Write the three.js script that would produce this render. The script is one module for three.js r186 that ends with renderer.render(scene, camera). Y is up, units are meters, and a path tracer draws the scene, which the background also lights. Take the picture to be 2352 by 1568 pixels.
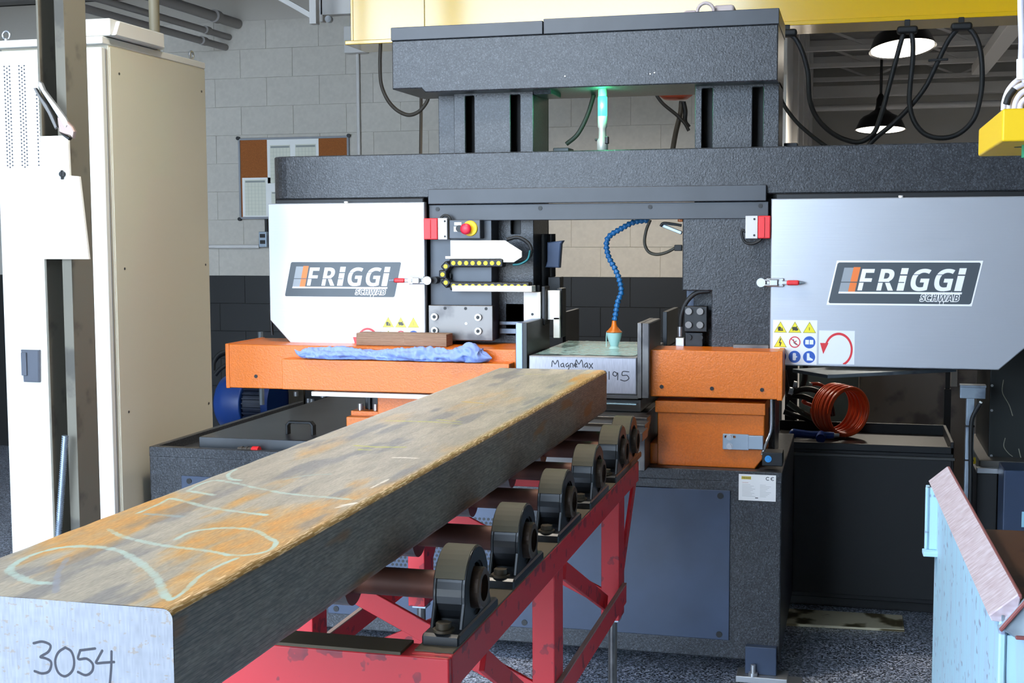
import * as THREE from 'three';
import { RoundedBoxGeometry } from 'three/addons/geometries/RoundedBoxGeometry.js';
import { mergeGeometries } from 'three/addons/utils/BufferGeometryUtils.js';

// ---------------------------------------------------------------- camera, sky, sun, exposure
const scene = new THREE.Scene();
const camera = new THREE.PerspectiveCamera(29.2915, 2352 / 1568, 0.05, 120);
camera.position.set(0, 1.6, 0);
camera.up.set(-0.01681, 0.99663, -0.0803);
camera.lookAt(-0.253746, 1.518061, -0.963794);
scene.add(camera);

scene.background = new THREE.Color(0.64, 0.80, 1.0);       // open daylight sky outside the big roller door
scene.backgroundIntensity = 6.0;
const sun = new THREE.DirectionalLight(new THREE.Color(1, 0.94, 0.85), 9);   // sun over the side of the building: lights the apron outside, not the room
sun.position.set(17, 19, -1.5);
sun.target.position.set(-3, 0, 8);
sun.castShadow = true;
sun.shadow.mapSize.set(2048, 2048);
Object.assign(sun.shadow.camera, { left: -20, right: 20, top: 20, bottom: -20, near: 0.5, far: 80 });
scene.add(sun, sun.target);

const renderer = new THREE.WebGLRenderer({ antialias: true });
renderer.toneMapping = THREE.LinearToneMapping;
renderer.toneMappingExposure = 2.3;
renderer.shadowMap.enabled = true;
renderer.shadowMap.type = THREE.PCFSoftShadowMap;

// ---------------------------------------------------------------- helpers
let seed = 20240611;
const rnd = () => { seed = (seed + 0x6d2b79f5) | 0; let t = Math.imul(seed ^ (seed >>> 15), 1 | seed); t = (t + Math.imul(t ^ (t >>> 7), 61 | t)) ^ t; return ((t ^ (t >>> 14)) >>> 0) / 4294967296; };
const V = (x, y, z) => new THREE.Vector3(x, y, z);
const PI = Math.PI;
const used = new Map(), origin = new WeakMap();
function numbered(name) { const n = used.get(name) ?? 0; used.set(name, n + 1); return n ? name + '_' + String(n).padStart(3, '0') : name; }
function tag(o, label, category, group, kind) {
  if (label) o.userData.label = label;
  if (category) o.userData.category = category;
  if (group) o.userData.group = group;
  if (kind) o.userData.kind = kind;
  return o;
}
function metreUV(g) {                                       // uv in metres, by the dominant normal
  const p = g.attributes.position, n = g.attributes.normal, uv = new Float32Array(p.count * 2);
  for (let i = 0; i < p.count; i++) {
    const ax = Math.abs(n.getX(i)), ay = Math.abs(n.getY(i)), az = Math.abs(n.getZ(i)), x = p.getX(i), y = p.getY(i), z = p.getZ(i);
    if (az >= ax && az >= ay) { uv[2 * i] = x; uv[2 * i + 1] = y; } else if (ax >= ay) { uv[2 * i] = z; uv[2 * i + 1] = y; } else { uv[2 * i] = x; uv[2 * i + 1] = z; }
  }
  g.setAttribute('uv', new THREE.BufferAttribute(uv, 2));
  return g;
}
function clean(g) {
  let h = g.index ? g.toNonIndexed() : g.clone();
  for (const k of Object.keys(h.attributes)) if (!['position', 'normal', 'uv'].includes(k)) h.deleteAttribute(k);
  h.morphAttributes = {}; h.clearGroups();
  return h;
}
function join(gs, keepUV) {
  gs = [gs].flat(3);
  const m = mergeGeometries(gs.map(clean));
  return keepUV ? m : metreUV(m);
}
function addTo(parent, mesh) { mesh.castShadow = mesh.receiveShadow = true; parent.add(mesh); return mesh; }
// a part: world-space geometries merged into one mesh under its thing
function part(name, gs, m, parent, { keepUV = false, label, kind } = {}) {
  const g = join(gs, keepUV), o = origin.get(parent);
  if (o) g.translate(-o.x, -o.y, -o.z);
  const mesh = new THREE.Mesh(g, m); mesh.name = name;
  if (o) origin.set(mesh, o);
  if (label) mesh.userData.label = label;
  if (kind) mesh.userData.kind = kind;
  return addTo(parent, mesh);
}
function thing(name, label, category, pos, group) {
  const o = new THREE.Group(); o.name = numbered(name); o.position.set(...pos); origin.set(o, V(...pos));
  scene.add(o); return tag(o, label, category, group);
}
function solo(name, label, category, gs, m, pos, { keepUV = false, group } = {}) {
  const g = join(gs, keepUV); g.translate(-pos[0], -pos[1], -pos[2]);
  const mesh = new THREE.Mesh(g, m); mesh.name = numbered(name); mesh.position.set(...pos); origin.set(mesh, V(...pos));
  return tag(addTo(scene, mesh), label, category, group);
}
function struct(name, gs, m, opt = {}) { const s = part(name, gs, m, scene, opt); s.userData.kind = 'structure'; return s; }

function bx(x0, x1, y0, y1, z0, z1, r = 0.003) {
  const w = Math.abs(x1 - x0), h = Math.abs(y1 - y0), d = Math.abs(z1 - z0);
  const g = r > 0 ? new RoundedBoxGeometry(w, h, d, 1, Math.min(r, w * 0.4, h * 0.4, d * 0.4)) : new THREE.BoxGeometry(w, h, d);
  return g.translate((x0 + x1) / 2, (y0 + y1) / 2, (z0 + z1) / 2);
}
function between(g, a, b) {                                  // a geometry standing on y, laid from a to b
  const d = b.clone().sub(a), q = new THREE.Quaternion().setFromUnitVectors(V(0, 1, 0), d.clone().normalize());
  return g.applyQuaternion(q).translate((a.x + b.x) / 2, (a.y + b.y) / 2, (a.z + b.z) / 2);
}
const cyl = (a, b, r, r2 = r, n = 20) => between(new THREE.CylinderGeometry(r2, r, V(...a).distanceTo(V(...b)), n), V(...a), V(...b));
// a bar of rectangular section from a to b; w lies along side, t across
function bar(a, b, w, t, side = [1, 0, 0], r = 0.002) {
  const A = V(...a), B = V(...b), Y = B.clone().sub(A).normalize(), Z = V(...side).cross(Y).normalize(), X = Y.clone().cross(Z);
  const L = A.distanceTo(B), g = new RoundedBoxGeometry(w, L, t, 1, Math.min(r, w * 0.4, t * 0.4));
  const m = new THREE.Matrix4().makeBasis(X, Y, Z).setPosition((A.x + B.x) / 2, (A.y + B.y) / 2, (A.z + B.z) / 2);
  return g.applyMatrix4(m);
}
function tube(pts, r, n = 48, k = 8, closed = false) {
  return new THREE.TubeGeometry(new THREE.CatmullRomCurve3(pts.map((p) => V(...p)), closed, 'centripetal'), n, r, k, closed);
}
function prism(poly, z0, z1, bevel = 0.002, holes = []) {     // outline in xy, from z0 (back) to z1 (front)
  const s = new THREE.Shape(poly.map((p) => new THREE.Vector2(...p)));
  for (const h of holes) s.holes.push(new THREE.Path(h.map((p) => new THREE.Vector2(...p))));
  const b = Math.min(bevel, (z1 - z0) * 0.3);
  const g = new THREE.ExtrudeGeometry(s, { depth: z1 - z0 - 2 * b, bevelEnabled: b > 0, bevelThickness: b, bevelSize: b, bevelOffset: -b, bevelSegments: 1, curveSegments: 10 });
  return g.translate(0, 0, z0 + b);
}
// outline in (z, y), spread along x
function prismX(poly, x0, x1, bevel = 0.002, holes = []) {
  const g = prism(poly.map(([z, y]) => [-z, y]), x0, x1, bevel, holes.map((h) => h.map(([z, y]) => [-z, y])));
  return g.applyMatrix4(new THREE.Matrix4().makeRotationY(PI / 2));   // local z -> x, local x -> -z
}
// outline in (x, z), from y0 up to y1
function prismY(poly, y0, y1, bevel = 0.002, holes = []) { return prism(poly, -y1, -y0, bevel, holes).rotateX(PI / 2); }
function roundRect(x0, x1, y0, y1, r, n = 5) {
  const out = [];
  for (const [cx, cy, a0] of [[x1 - r, y0 + r, -PI / 2], [x1 - r, y1 - r, 0], [x0 + r, y1 - r, PI / 2], [x0 + r, y0 + r, PI]])
    for (let i = 0; i <= n; i++) { const a = a0 + (i / n) * PI / 2; out.push([cx + r * Math.cos(a), cy + r * Math.sin(a)]); }
  return out;
}
const circle = (cx, cy, r, n = 20) => Array.from({ length: n }, (_, i) => [cx + r * Math.cos(i / n * 2 * PI), cy + r * Math.sin(i / n * 2 * PI)]);
const lathe = (pts, n = 40) => new THREE.LatheGeometry(pts.map((p) => new THREE.Vector2(...p)), n);
// hexagon-headed or socket screw facing +z, at x y z
function screwZ(x, y, z, r, h = 0.004, n = 16) { return cyl([x, y, z - 0.002], [x, y, z + h], r, r, n); }

// ---------------------------------------------------------------- textures
function noiseGrid(n, s) { const a = new Float32Array(n * n); let q = s; for (let i = 0; i < n * n; i++) { q = (Math.imul(q, 1664525) + 1013904223) | 0; a[i] = (q >>> 8) / 16777216; } return a; }
const grids = new Map();
function vnoise(u, v, n, s = 1) {                             // tiling value noise, n cells per unit
  const key = n + ':' + s; if (!grids.has(key)) grids.set(key, noiseGrid(n, s * 7919 + n)); const g = grids.get(key);
  const x = u * n, y = v * n, xi = Math.floor(x), yi = Math.floor(y), fx = x - xi, fy = y - yi, sx = fx * fx * (3 - 2 * fx), sy = fy * fy * (3 - 2 * fy);
  const w = (i) => ((i % n) + n) % n, a = g[w(yi) * n + w(xi)], b = g[w(yi) * n + w(xi + 1)], c = g[w(yi + 1) * n + w(xi)], d = g[w(yi + 1) * n + w(xi + 1)];
  return a + (b - a) * sx + (c - a) * sy + (a - b - c + d) * sx * sy;
}
const fbm = (u, v, n, oct = 4, s = 1) => { let t = 0, a = 0.5, k = n; for (let i = 0; i < oct; i++) { t += a * vnoise(u, v, k, s + i); k *= 2; a *= 0.5; } return t / (1 - Math.pow(0.5, oct)); };
function tex(w, h, f, srgb = true, rx = 1, ry = rx) {         // f(u, v) -> [r, g, b] 0..1, or a number
  const d = new Uint8Array(w * h * 4);
  for (let y = 0; y < h; y++) for (let x = 0; x < w; x++) {
    const c = f((x + 0.5) / w, (y + 0.5) / h), o = (y * w + x) * 4, n = typeof c === 'number';
    for (let k = 0; k < 3; k++) d[o + k] = Math.max(0, Math.min(255, 255 * (n ? c : c[k])));
    d[o + 3] = 255;
  }
  const t = new THREE.DataTexture(d, w, h); t.wrapS = t.wrapT = THREE.RepeatWrapping; t.magFilter = THREE.LinearFilter; t.minFilter = THREE.LinearMipmapLinearFilter; t.generateMipmaps = true;
  if (srgb) t.colorSpace = THREE.SRGBColorSpace;
  t.repeat.set(rx, ry); t.needsUpdate = true; return t;
}
function canvasTex(w, h, draw) {
  const c = document.createElement('canvas'); c.width = w; c.height = h; const x = c.getContext('2d'); draw(x, w, h);
  const t = new THREE.CanvasTexture(c); t.colorSpace = THREE.SRGBColorSpace; t.magFilter = THREE.LinearFilter; return t;
}
const mix = (a, b, t) => a.map((x, i) => x + (b[i] - x) * t);
const clamp = (x, a = 0, b = 1) => Math.max(a, Math.min(b, x));
const smooth = (a, b, x) => { const t = clamp((x - a) / (b - a)); return t * t * (3 - 2 * t); };
const M = (color, roughness = 0.6, metalness = 0, o = {}) => new THREE.MeshStandardMaterial({ color: new THREE.Color(color), roughness, metalness, ...o });

const speckle = tex(512, 512, (u, v) => 0.56 + 0.5 * vnoise(u, v, 110, 3) * vnoise(u, v, 64, 5) + 0.42 * smooth(0.74, 0.95, vnoise(u, v, 150, 9)) - 0.08 * vnoise(u, v, 12, 2), true, 3.2);
const orangePeel = tex(512, 512, (u, v) => 0.5 * vnoise(u, v, 110, 4) + 0.5 * vnoise(u, v, 60, 8), false, 3.2);
const fineNoise = tex(256, 256, (u, v) => 0.80 + 0.2 * fbm(u, v, 8, 4, 11), true, 1.1);
const blotch = tex(512, 512, (u, v) => { const k = smooth(0.52, 0.75, fbm(u, v, 5, 5, 31)); return mix([1, 1, 1], [0.72, 0.72, 0.74], k); }, true, 1.7);
const brushed = tex(512, 512, (u, v) => 0.5 + 0.35 * (vnoise(u * 0.02 + 0.1, v, 256, 2) - 0.5) + 0.25 * (vnoise(u * 0.05, v, 128, 7) - 0.5), false, 2);
const chips = tex(512, 512, (u, v) => { const k = smooth(0.665, 0.70, fbm(u, v, 14, 4, 71)), g = vnoise(u, v, 40, 3); return mix([1, 1 , 1], [0.62, 0.75, 0.9], k * (0.4 + 0.6 * g)); }, true, 2.2);

const mat = {};
mat.grey = new THREE.MeshPhysicalMaterial({ color: new THREE.Color(0.08, 0.088, 0.103), roughness: 0.33, map: speckle, bumpMap: orangePeel, bumpScale: 0.0005, specularIntensity: 0.75 });
mat.greySmooth = M('#3b4048', 0.42, 0, { map: fineNoise });
mat.greyPlate = M('#4a4f57', 0.4, 0.25, { map: fineNoise });
mat.navy = new THREE.MeshPhysicalMaterial({ color: new THREE.Color('#364661'), roughness: 0.38, map: fineNoise });
mat.black = M('#0d0e10', 0.5);
mat.rubber = M('#141517', 0.6);
mat.dark = M('#15171a', 0.45, 0.2);
mat.orange = new THREE.MeshPhysicalMaterial({ color: new THREE.Color('#dc6f00'), roughness: 0.4, clearcoat: 0.12, clearcoatRoughness: 0.3, bumpMap: orangePeel, bumpScale: 0.0006, map: tex(256, 256, (u, v) => 0.92 + 0.08 * vnoise(u, v, 90, 3), true, 3) });
mat.alu = M('#babec6', 0.36, 0.55, { bumpMap: brushed, bumpScale: 0.0002, roughnessMap: tex(256, 256, (u, v) => 0.85 + 0.15 * vnoise(u * 0.1, v, 128, 5), false, 2) });
mat.white = M('#eceae4', 0.45);
mat.cabinet = M('#d9d3bf', 0.42);
mat.cabinetFront = M('#e9e8e2', 0.4);
mat.steel = M('#b9bcc0', 0.32, 0.85);
mat.galv = M('#9aa7b3', 0.42, 0.7, { map: blotch });
mat.machined = M('#6d6a68', 0.38, 0.7, { map: blotch });
mat.jaw = M('#1d1f22', 0.35, 0.35, { map: blotch });
mat.red = M('#d8262c', 0.45);
mat.redRail = M('#bd2029', 0.48, 0, { map: chips });
mat.cast = M('#1f2226', 0.36, 0.1, { map: fineNoise });
mat.dustTop = M('#5b5140', 0.8, 0, { map: fineNoise });
mat.rust = M('#6b3f2e', 0.6, 0.3, { map: blotch });
mat.yellow = new THREE.MeshPhysicalMaterial({ color: new THREE.Color('#efbe08'), roughness: 0.2, clearcoat: 1, clearcoatRoughness: 0.12 });
mat.hoistYellow = M('#f0c20a', 0.5);
mat.yellowPaint = M('#f0cf10', 0.5);
mat.blue = M('#163d86', 0.35);
mat.blueHose = M('#1b5f94', 0.4);
mat.cork = M('#a5602a', 0.9, 0, { map: tex(256, 256, (u, v) => mix([0.78, 0.78, 0.78], [1, 1, 1], vnoise(u, v, 80, 6)), true, 6) });
mat.paper = M('#e9e9e4', 0.8);
mat.glowGreen = new THREE.MeshStandardMaterial({ color: new THREE.Color('#35ff9a'), emissive: new THREE.Color('#20ff86'), emissiveIntensity: 5, roughness: 0.3 });
mat.lampGlow = new THREE.MeshStandardMaterial({ color: new THREE.Color('#ffffff'), emissive: new THREE.Color('#fff4e2'), emissiveIntensity: 3, roughness: 0.5 });
mat.lampBlack = M('#0b0b0c', 0.3);
mat.deck = M('#7a7875', 0.7);
mat.whitePaint = M('#cfccc8', 0.6);
mat.block = M('#c3bdb2', 0.72, 0, { map: tex(256, 256, (u, v) => 0.93 + 0.07 * fbm(u, v, 20, 3, 5), true, 2.3) });
mat.blockBlack = M('#111112', 0.45);
mat.mortar = M('#b5afa5', 0.8);

// ---------------------------------------------------------------- the room
const H = 3.3, HB = 4.7, ZF = 1.0, ZS = -6.62;               // low rear roof, tall front bay, front wall with the roller door; where the roof steps                                    // roof height; the front wall with the roller door
{
  const flake = tex(1024, 1024, (u, v) => {
    const a = vnoise(u, v, 170, 3), b = vnoise(u, v, 120, 14), c = vnoise(u, v, 230, 9);
    let k = [0.50, 0.53, 0.58];
    if (a > 0.60) k = [0.74, 0.77, 0.82]; if (a < 0.36) k = [0.22, 0.23, 0.26];
    if (b > 0.75) k = [0.92, 0.93, 0.95]; if (c > 0.82) k = [0.12, 0.12, 0.14];
    return k;
  }, true, 1.25);
  struct('floor', bx(-6.6, 5.2, -0.2, 0, -14.1, ZF + 0.2, 0), new THREE.MeshPhysicalMaterial({ map: flake, roughness: 0.35, clearcoat: 0.5, clearcoatRoughness: 0.25, color: new THREE.Color(0.86, 0.89, 0.97) }));
  struct('ground_outside', bx(-40, 40, -0.3, -0.04, ZF + 0.2, 60, 0), M('#b4b1aa', 0.9));
  // concrete block walls: blocks stand proud of their mortar bed
  const BL = 0.4, BH = 0.2, y0 = 1.31 - 6 * BH - 0.11;
  function blockGeo(w, h, d, c = 0.0014) {                     // chamfered front and sides, no back
    const x = w / 2, y = h / 2, p = [], quad = (a, b, e, f) => p.push(...a, ...b, ...e, ...a, ...e, ...f);
    const F = [[-x + c, -y + c, d], [x - c, -y + c, d], [x - c, y - c, d], [-x + c, y - c, d]], S = [[-x, -y, d - c], [x, -y, d - c], [x, y, d - c], [-x, y, d - c]], B = [[-x, -y, 0], [x, -y, 0], [x, y, 0], [-x, y, 0]];
    quad(...F);
    for (let i = 0; i < 4; i++) { const j = (i + 1) % 4; quad(S[i], S[j], F[j], F[i]); quad(B[i], B[j], S[j], S[i]); }
    const g = new THREE.BufferGeometry(); g.setAttribute('position', new THREE.BufferAttribute(new Float32Array(p), 3)); g.computeVertexNormals(); return metreUV(g);
  }
  const zb = -8.6, xe = -0.45;
  const wall = struct('wall_back', [bx(-6.6, xe - 0.008, 1.31, H, zb - 0.2, zb - 0.0035, 0)], mat.mortar);
  part('wall_base', bx(-6.6, xe - 0.008, 0, 1.31, zb - 0.2, zb - 0.0035, 0), M('#1b1b1a', 0.6), wall);
  const full = blockGeo(BL - 0.002, BH - 0.002, 0.0105), shades = [0.985, 1, 1.015].map((k) => { const m = mat.block.clone(); m.color.multiplyScalar(k); return m; });
  const cut = new Map();
  for (let r = 0; r < 15; r++) {
    const yb = 1.31 + (r - 6) * BH, yt = yb + BH; if (yb >= H || yt <= 0.02) continue;
    const y1 = Math.min(yt, H);
    for (let c = 0; c < 9; c++) {
      const x1 = xe - c * BL + (r % 2 ? 0.2 : 0), xa = x1 - BL, xr = Math.min(x1, xe);
      const w = xr - xa, h = y1 - yb, key = w.toFixed(2) + h.toFixed(2);
      if (!cut.has(key)) cut.set(key, w > 0.39 && h > 0.19 ? full : blockGeo(w - 0.002, h - 0.002, 0.0105));
      const b = new THREE.Mesh(cut.get(key), yb < 1.3 ? mat.blockBlack : shades[Math.floor(rnd() * 3)]);
      b.name = 'block'; b.position.set((xa + xr) / 2, (yb + y1) / 2, zb - 0.0105 + rnd() * 0.001); addTo(wall, b);
    }
    // the rest of each course, out at the left behind the cabinets
    for (let c = 9; c < 13; c++) {
      const x1 = xe - c * BL + (r % 2 ? 0.2 : 0), xa = x1 - BL, w = BL, h = y1 - yb, key = w.toFixed(2) + h.toFixed(2);
      if (!cut.has(key)) cut.set(key, blockGeo(w - 0.002, h - 0.002, 0.0105));
      const b = new THREE.Mesh(cut.get(key), yb < 1.3 ? mat.blockBlack : shades[Math.floor(rnd() * 3)]);
      b.name = 'block'; b.position.set((xa + x1) / 2, (yb + y1) / 2, zb - 0.0105 + rnd() * 0.001); addTo(wall, b);
    }
  }
  const side = struct('wall_side', bx(xe - 0.2, xe - 0.004, 0, H, -13.8, zb - 0.01, 0), mat.whitePaint);
  part('corner_trim', bx(xe - 0.06, xe + 0.004, 1.31, H, zb - 0.08, zb + 0.004), mat.white, side);
  for (const z of [-9.6, -10.6, -11.6, -12.6]) part('pilaster', bx(xe - 0.01, xe + 0.03, 0, H, z - 0.2, z), mat.whitePaint, side);
  struct('wall_far', bx(-0.7, 5.4, 0, H, -14.0, -13.8, 0), M('#b5b2ab', 0.8));
  struct('wall_left', [bx(-6.8, -6.6, 0, H, -14.1, ZS, 0), bx(-6.8, -6.6, 0, HB, ZS, ZF + 0.2, 0)], M('#8b867e', 0.8));
  struct('wall_right', [bx(5.2, 5.4, 0, H, -14.1, ZS, 0), bx(5.2, 5.4, 0, HB, ZS, ZF + 0.2, 0)], M('#d6d3cd', 0.8));
  struct('roof_step', bx(-6.8, 5.4, H + 0.03, HB, ZS, ZS + 0.1, 0), mat.whitePaint);
  struct('ceiling_front', bx(-6.8, 5.4, HB, HB + 0.15, ZS, ZF + 0.2, 0), M('#d2d0cb', 0.8));
  // front wall with the open roller door at the left
  struct('wall_front', [bx(-6.8, -5.7, 0, HB, ZF, ZF + 0.2, 0), bx(-1.1, 5.4, 0, HB, ZF, ZF + 0.2, 0), bx(-5.7, -1.1, 4.3, HB, ZF, ZF + 0.2, 0)], M('#b9b6b0', 0.8));
  // metal roof deck on joists
  const ceil = struct('ceiling', bx(-6.8, 5.4, H + 0.03, H + 0.2, -14.1, ZS + 0.1, 0), mat.deck);
  for (let k = 0; k < 25; k++) {                              // trapezoid ribs of the deck, each a sheet of its own
    const z = -14 + k * 0.295, p = [[z, H + 0.03], [z + 0.1, H + 0.03], [z + 0.13, H], [z + 0.255, H], [z + 0.285, H + 0.03], [z + 0.295, H + 0.03], [z + 0.295, H + 0.036], [z, H + 0.036]];
    part('deck_rib', prismX(p, -6.7, 5.3, 0), mat.deck, ceil);
  }
  for (const z of [-13.2, -12.1, -11.0, -9.9, -8.95]) part('joist', [bx(-0.44, 5.3, H - 0.07, H - 0.002, z - 0.035, z + 0.035), bx(-0.44, 5.3, H - 0.24, H - 0.2, z - 0.03, z + 0.03), ...Array.from({ length: 14 }, (_, i) => bar([-0.3 + i * 0.4, i % 2 ? H - 0.22 : H - 0.05, z], [0.1 + i * 0.4, i % 2 ? H - 0.05 : H - 0.22, z], 0.02, 0.02, [0, 0, 1]))], mat.whitePaint, ceil);
  for (const z of [-7.0]) part('joist', [bx(-6.5, 5.1, H - 0.07, H - 0.002, z - 0.035, z + 0.035)], mat.whitePaint, ceil);
}

// ---------------------------------------------------------------- the band saw
const saw = thing('band_saw', 'large dark grey twin-column band saw with orange vises and silver wheel doors', 'band saw', [-1.2, 0, -5]);
{
  // base: solid body with a raised rim round the tray at the left
  const zf = -4.65, zb = -5.58;
  const base = part('base', [bx(-2.734, -0.24, 0.07, 0.72, zb, zf, 0.006), bx(-2.734, -1.25, 0.07, 0.72, -6.12, zb + 0.01, 0.004), bx(-2.734, -0.24, 0.715, 0.757, zf - 0.03, zf, 0.004), bx(-2.734, -2.71, 0.715, 0.757, -6.12, zf - 0.02, 0.004), bx(-1.45, -0.24, 0.715, 0.757, zb, zf - 0.02, 0.004)], mat.grey, saw);
  const panels = [[-2.59, -2.02, 0.13, 0.645], [-1.97, -1.144, 0.13, 0.645], [-1.116, -0.42, 0.139, 0.685]];
  for (const [x0, x1, y0, y1] of panels) {
    const p = part('cover_panel', bx(x0, x1, y0, y1, zf - 0.002, zf + 0.006, 0.002), mat.navy, base);
    const bolts = []; for (const x of [x0 + 0.035, x1 - 0.035]) for (const y of [y0 + 0.02, y1 - 0.02]) bolts.push(screwZ(x, y, zf + 0.005, 0.011, 0.004));
    for (const b of bolts) part('panel_bolt', b, mat.black, base);
  }
  const holes = [];                                            // perforated vent of the middle panel
  for (let i = 0; i < 26; i++) for (let j = 0; j < 20; j++) holes.push(new THREE.CylinderGeometry(0.0055, 0.0055, 0.002, 6).rotateX(PI / 2).translate(-1.70 + i * 0.017 + (j % 2) * 0.0085, 0.25 + j * 0.015, zf + 0.0065));
  part('vent_perforation', holes, mat.black, base, { kind: 'stuff' });
  for (const x of [-0.36, -2.6]) {
    const f = part('foot', bx(x, x + 0.11, 0.03, 0.13, zf - 0.02, zf + 0.03), mat.navy, saw);
    part('foot_plate', [bx(x - 0.03, x + 0.15, 0.006, 0.03, zf - 0.04, zf + 0.06), bx(x + 0.13, x + 0.2, 0.0, 0.018, zf - 0.02, zf + 0.06)], mat.steel, saw);
    part('levelling_bolt', [cyl([x + 0.03, 0.03, zf + 0.045], [x + 0.03, 0.07, zf + 0.045], 0.009), cyl([x + 0.03, 0.03, zf + 0.045], [x + 0.03, 0.042, zf + 0.045], 0.018, 0.018, 6)], mat.steel, saw);
  }
  // data plate on the base
  const plate = canvasTex(384, 288, (c, w, h) => {
    c.fillStyle = '#e6e6e6'; c.fillRect(0, 0, w, h); c.fillStyle = '#c9b23c'; c.fillRect(28, 22, 100, 34); c.fillStyle = '#5c5a30'; c.font = 'bold 26px sans-serif'; c.fillText('FRIGGI', 32, 49);
    c.strokeStyle = '#33363a'; c.lineWidth = 7; c.beginPath(); c.arc(300, 40, 17, 0.8, 5.5); c.stroke(); c.beginPath(); c.arc(350, 40, 17, 0.8, 5.5); c.stroke(); c.beginPath(); c.moveTo(334, 40); c.lineTo(350, 40); c.stroke();
    c.strokeStyle = '#b06a5c'; c.lineWidth = 3; c.beginPath(); c.moveTo(36, 92); c.lineTo(100, 92); c.stroke();
    c.strokeStyle = '#a2a4a6'; for (let i = 0; i < 9; i++) { c.beginPath(); c.moveTo(36, 112 + i * 16); c.lineTo(120 + ((i * 37) % 60), 112 + i * 16); c.stroke(); c.beginPath(); c.moveTo(220, 112 + i * 16); c.lineTo(280 + ((i * 53) % 70), 112 + i * 16); c.stroke(); }
    c.fillStyle = '#3a3a3a'; c.fillRect(172, 252, 30, 9);
  });
  const flat = (name, x0, x1, y0, y1, z, m, parent) => { const g = new THREE.BoxGeometry(x1 - x0, y1 - y0, 0.001).translate((x0 + x1) / 2, (y0 + y1) / 2, z); return part(name, g, m, parent, { keepUV: true }); };
  flat('data_plate', -0.391, -0.261, 0.652, 0.746, zf + 0.0008, new THREE.MeshStandardMaterial({ map: plate, roughness: 0.4 }), base);

  // left tray lid with handle, red valve
  const lid = part('tray_lid', [bx(-2.555, -1.5, 0.722, 0.79, -6.10, -4.80, 0.004), bx(-2.555, -1.5, 0.722, 0.79, -4.81, -4.73, 0.004)], M('#474b50', 0.33, 0.2, { map: fineNoise }), saw);
  const hz = -4.87;
  part('lid_handle', prism([[-2.24, 0.789], [-2.24, 0.83], [-2.226, 0.845], [-2.13, 0.845], [-2.117, 0.83], [-2.117, 0.789], [-2.128, 0.789], [-2.128, 0.826], [-2.135, 0.835], [-2.222, 0.835], [-2.229, 0.826], [-2.229, 0.789]], hz - 0.03, hz, 0.002), mat.dark, lid);
  const vx = -2.36;
  part('drain_valve', [cyl([vx, 0.745, -4.69], [vx + 0.06, 0.745, -4.69], 0.018), cyl([vx + 0.012, 0.745, -4.69], [vx + 0.02, 0.745, -4.69], 0.021), cyl([vx + 0.035, 0.745, -4.69], [vx + 0.042, 0.745, -4.69], 0.021)], mat.machined, saw);
  part('valve_cap', cyl([vx + 0.062, 0.747, -4.69], [vx + 0.09, 0.747, -4.69], 0.021), mat.red, saw, { label: 'red valve cap' });

  // orange vise slides
  const z1 = -4.66;
  const vl = part('vise_slide', [bx(-2.387, -1.211, 1.002, 1.174, -4.98, z1, 0.004)], mat.orange, saw, { label: 'long orange left vise slide' });
  part('slide_ledge', bx(-2.119, -1.218, 1.011, 1.128, z1 - 0.002, -4.585, 0.003), mat.orange, vl);
  part('end_cover', bx(-2.392, -2.375, 1.0, 1.176, -4.984, z1 + 0.003, 0.003), mat.orange, vl);
  part('cover_screw', screwZ(-2.263, 1.05, z1, 0.007, 0.003), mat.black, vl);
  part('wear_strip', bx(-2.014, -1.22, 0.984, 1.002, -4.9, -4.62, 0.002), mat.white, vl);
  part('slide_guide', [bx(-1.791, -1.22, 0.84, 0.985, -5.1, -4.75, 0.004), bx(-1.788, -1.22, 0.905, 0.985, -5.1, -4.735, 0.004)], mat.orange, saw);
  const og = part('slide_bracket', [bx(-1.905, -1.3, 0.757, 0.897, -4.95, -4.70, 0.004), bx(-1.901, -1.3, 0.89, 0.915, -4.95, -4.74, 0.003)], mat.orange, saw);
  for (const px of [-1.872, -1.808]) part('bracket_bolt', cyl([px, 0.912, -4.77], [px, 0.94, -4.77], 0.011, 0.011, 6), mat.steel, og);
  part('guide_shoe', [bx(-1.865, -1.801, 0.915, 0.99, -5.0, -4.8), bx(-1.847, -1.836, 0.91, 0.975, -4.81, -4.785)], mat.dark, saw);
  const vr = part('vise_slide', [bx(-0.714, -0.246, 1.014, 1.183, -4.84, z1, 0.004)], mat.orange, saw, { label: 'short orange right vise block' });
  for (const [x, y] of [[-0.67, 1.05], [-0.49, 1.048], [-0.314, 1.048]]) part('cover_screw', screwZ(x, y, z1, 0.007, 0.003), mat.black, vr);
  part('end_cover', bx(-0.262, -0.243, 1.011, 1.186, -4.845, z1 + 0.003, 0.003), mat.orange, vr);
  const vp = part('vise_pedestal', [prism([[-0.69, 0.757], [-0.34, 0.757], [-0.307, 0.8], [-0.307, 0.96], [-0.69, 0.96]], -4.95, -4.70, 0.003), bx(-0.72, -0.68, 0.757, 0.835, -4.95, -4.72)], mat.orange, saw);
  part('pedestal_cap', bx(-0.697, -0.303, 0.953, 0.996, -4.96, -4.685, 0.003), mat.orange, vp);
  // galvanised bracket, bolts, silver pipe, valve with blue knob
  const br = part('stop_bracket', [prism(roundRect(-0.453, -0.36, 0.826, 0.882, 0.003), -4.70, -4.688, 0.001, [roundRect(-0.446, -0.437, 0.868, 0.876, 0.003), roundRect(-0.416, -0.407, 0.868, 0.876, 0.003)]), bx(-0.362, -0.309, 0.83, 0.88, -4.70, -4.68)], mat.galv, saw);
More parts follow.
